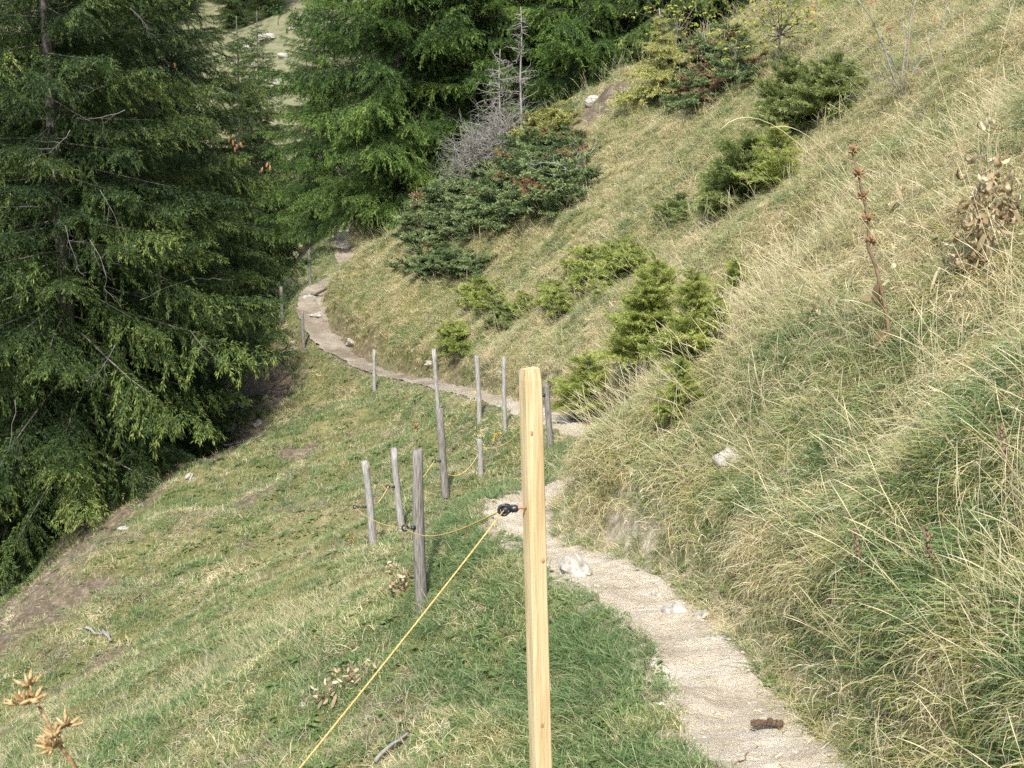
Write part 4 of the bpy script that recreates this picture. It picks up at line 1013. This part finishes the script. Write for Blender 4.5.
for k, (px, py, r_) in enumerate(((268, 40, 5), (284, 58, 4), (255, 66, 4), (275, 84, 6), (292, 30, 4), (262, 18, 3), (248, 48, 3))):
    b = hit(px, py, 40, 400); r = r_ / F * b[1]; mb = MB(); mb.blob((0, 0, r * .2), (r * 1.3, r, r * .7), seed=200 + k, rough=.4, nu=12, nv=8)
    o = mb.build('boulder', m_stone, smooth=False); o.location = b; tag(o, 'grey boulder on the far pale pasture in the gap, ' + ('third from the top', 'fifth from the top', 'sixth from the top', 'lowest of them', 'second from the top', 'highest of them', 'fourth from the top')[k], 'boulder', 'boulders on the far pasture')
# pebbles on the path (uncountable)
rr = np.random.default_rng(41); mb = MB()
PN = PD[(PD[:, 1] > 3.6) & (PD[:, 1] < 17)]
for k in range(650):
    i = rr.integers(len(PN))
    sd_ = rr.choice([-1, 1]); p = PN[i, :2] + np.array([sd_ * abs(rr.normal(.17, .10)), 0]); r = abs(rr.normal(0, .0038)) + .0025; z = hz(p[0], p[1]) + .014
    mb.blob((p[0], p[1], z), (r * 1.2, r, r * .7), seed=k, nu=6, nv=4, rough=.2, rot=k)
o = mb.build('pebbles', simplemat('path_grit', (.20, .17, .13), (.52, .45, .36), 3, .95), smooth=False); tag(o, 'loose pale pebbles scattered on the path', 'gravel', kind='stuff')
mb = MB(); rr = np.random.default_rng(44)
PN = PD[(PD[:, 1] > 3.6) & (PD[:, 1] < 16)]
for k in range(700):
    p = PN[rr.integers(len(PN)), :2] + rr.uniform(-.34, .34, 2); a = rr.uniform(0, 3.14); l = rr.uniform(.015, .07); z = hz(p[0], p[1]) + .017
    q = np.array([math.cos(a) * l, math.sin(a) * l, rr.uniform(0, .01)]); mb.tube([np.array([p[0], p[1], z]), np.array([p[0], p[1], z + .003]) + q * .5, np.array([p[0], p[1], z]) + q], rr.uniform(.0007, .0016), 3, tint=rr.random(), cap=False)
o = mb.build('straw_litter', m_straw, smooth=False); tag(o, 'broken straw littered over the path', 'litter', kind='stuff')
# dung
m_dung = simplemat('dry_dung', (.05, .03, .015), (.16, .105, .06), 70, .95, None, 1.0)
b = hit(767, 730); mb = MB(); rr = np.random.default_rng(3)
for k in range(26):
    t = (k / 25 - .5); mb.blob((t * .115 + rr.normal(0, .003), rr.normal(0, .009), .012 + rr.uniform(0, .006)), (.012, .011, .010), seed=k, nu=8, nv=6, rough=.35)
o = mb.build('dung', m_dung, smooth=False); o.location = b + np.array([0, 0, .012]); tag(o, 'dry brown animal dropping lying on the path', 'dung')
# fallen sticks
def stick(a, b_, r, label, mat=m_dead, seed=0, lift=.02):
    A, B_ = hit(*a), hit(*b_); rr = np.random.default_rng(seed); mb = MB(); pts = []
    for k in range(9):
        q = k / 8; p = A + (B_ - A) * q; pts.append(np.array([p[0], p[1], max(hz(p[0], p[1]) + lift, p[2])]) + rr.normal(0, .004, 3) - A)
    mb.tube(pts, [r * (1 - .4 * k / 8) for k in range(9)], 7, jit=.1); o = mb.build('fallen_stick', mat); o.location = A; tag(o, label, 'stick', 'fallen sticks')
stick((375, 772), (410, 742), .012, 'pale grey stick lying at the bottom edge left of the stake', seed=1, lift=.05)
stick((85, 632), (112, 646), .02, 'forked bleached stick on the lower left slope', seed=2, lift=.05)
stick((103, 634), (110, 646), .02, 'short bleached stick crossing the forked one', seed=3, lift=.05)
stick((222, 447), (262, 438), .03, 'grey branch lying on the bare slope under the spruces', seed=4, lift=.05)
stick((735, 768), (758, 748), .004, 'thin twig lying on the path below the dung', m_stem, seed=5, lift=.016)
stick((628, 632), (655, 655), .003, 'thin dark twig arched across the path', m_stem, seed=6, lift=.03)
m_root = simplemat('worn_roots', (.12, .09, .065), (.28, .23, .18), 20, .9)
for k, (a, b_) in enumerate((((312, 297), (336, 284)), ((308, 322), (332, 322)), ((306, 333), (330, 330)), ((315, 303), (322, 318)))):
    stick(a, b_, .045, 'worn tree root crossing the far path bend, ' + ('highest of them', 'third from the top', 'lowest of them', 'short one just under the highest')[k], m_root, 50 + k, .03)
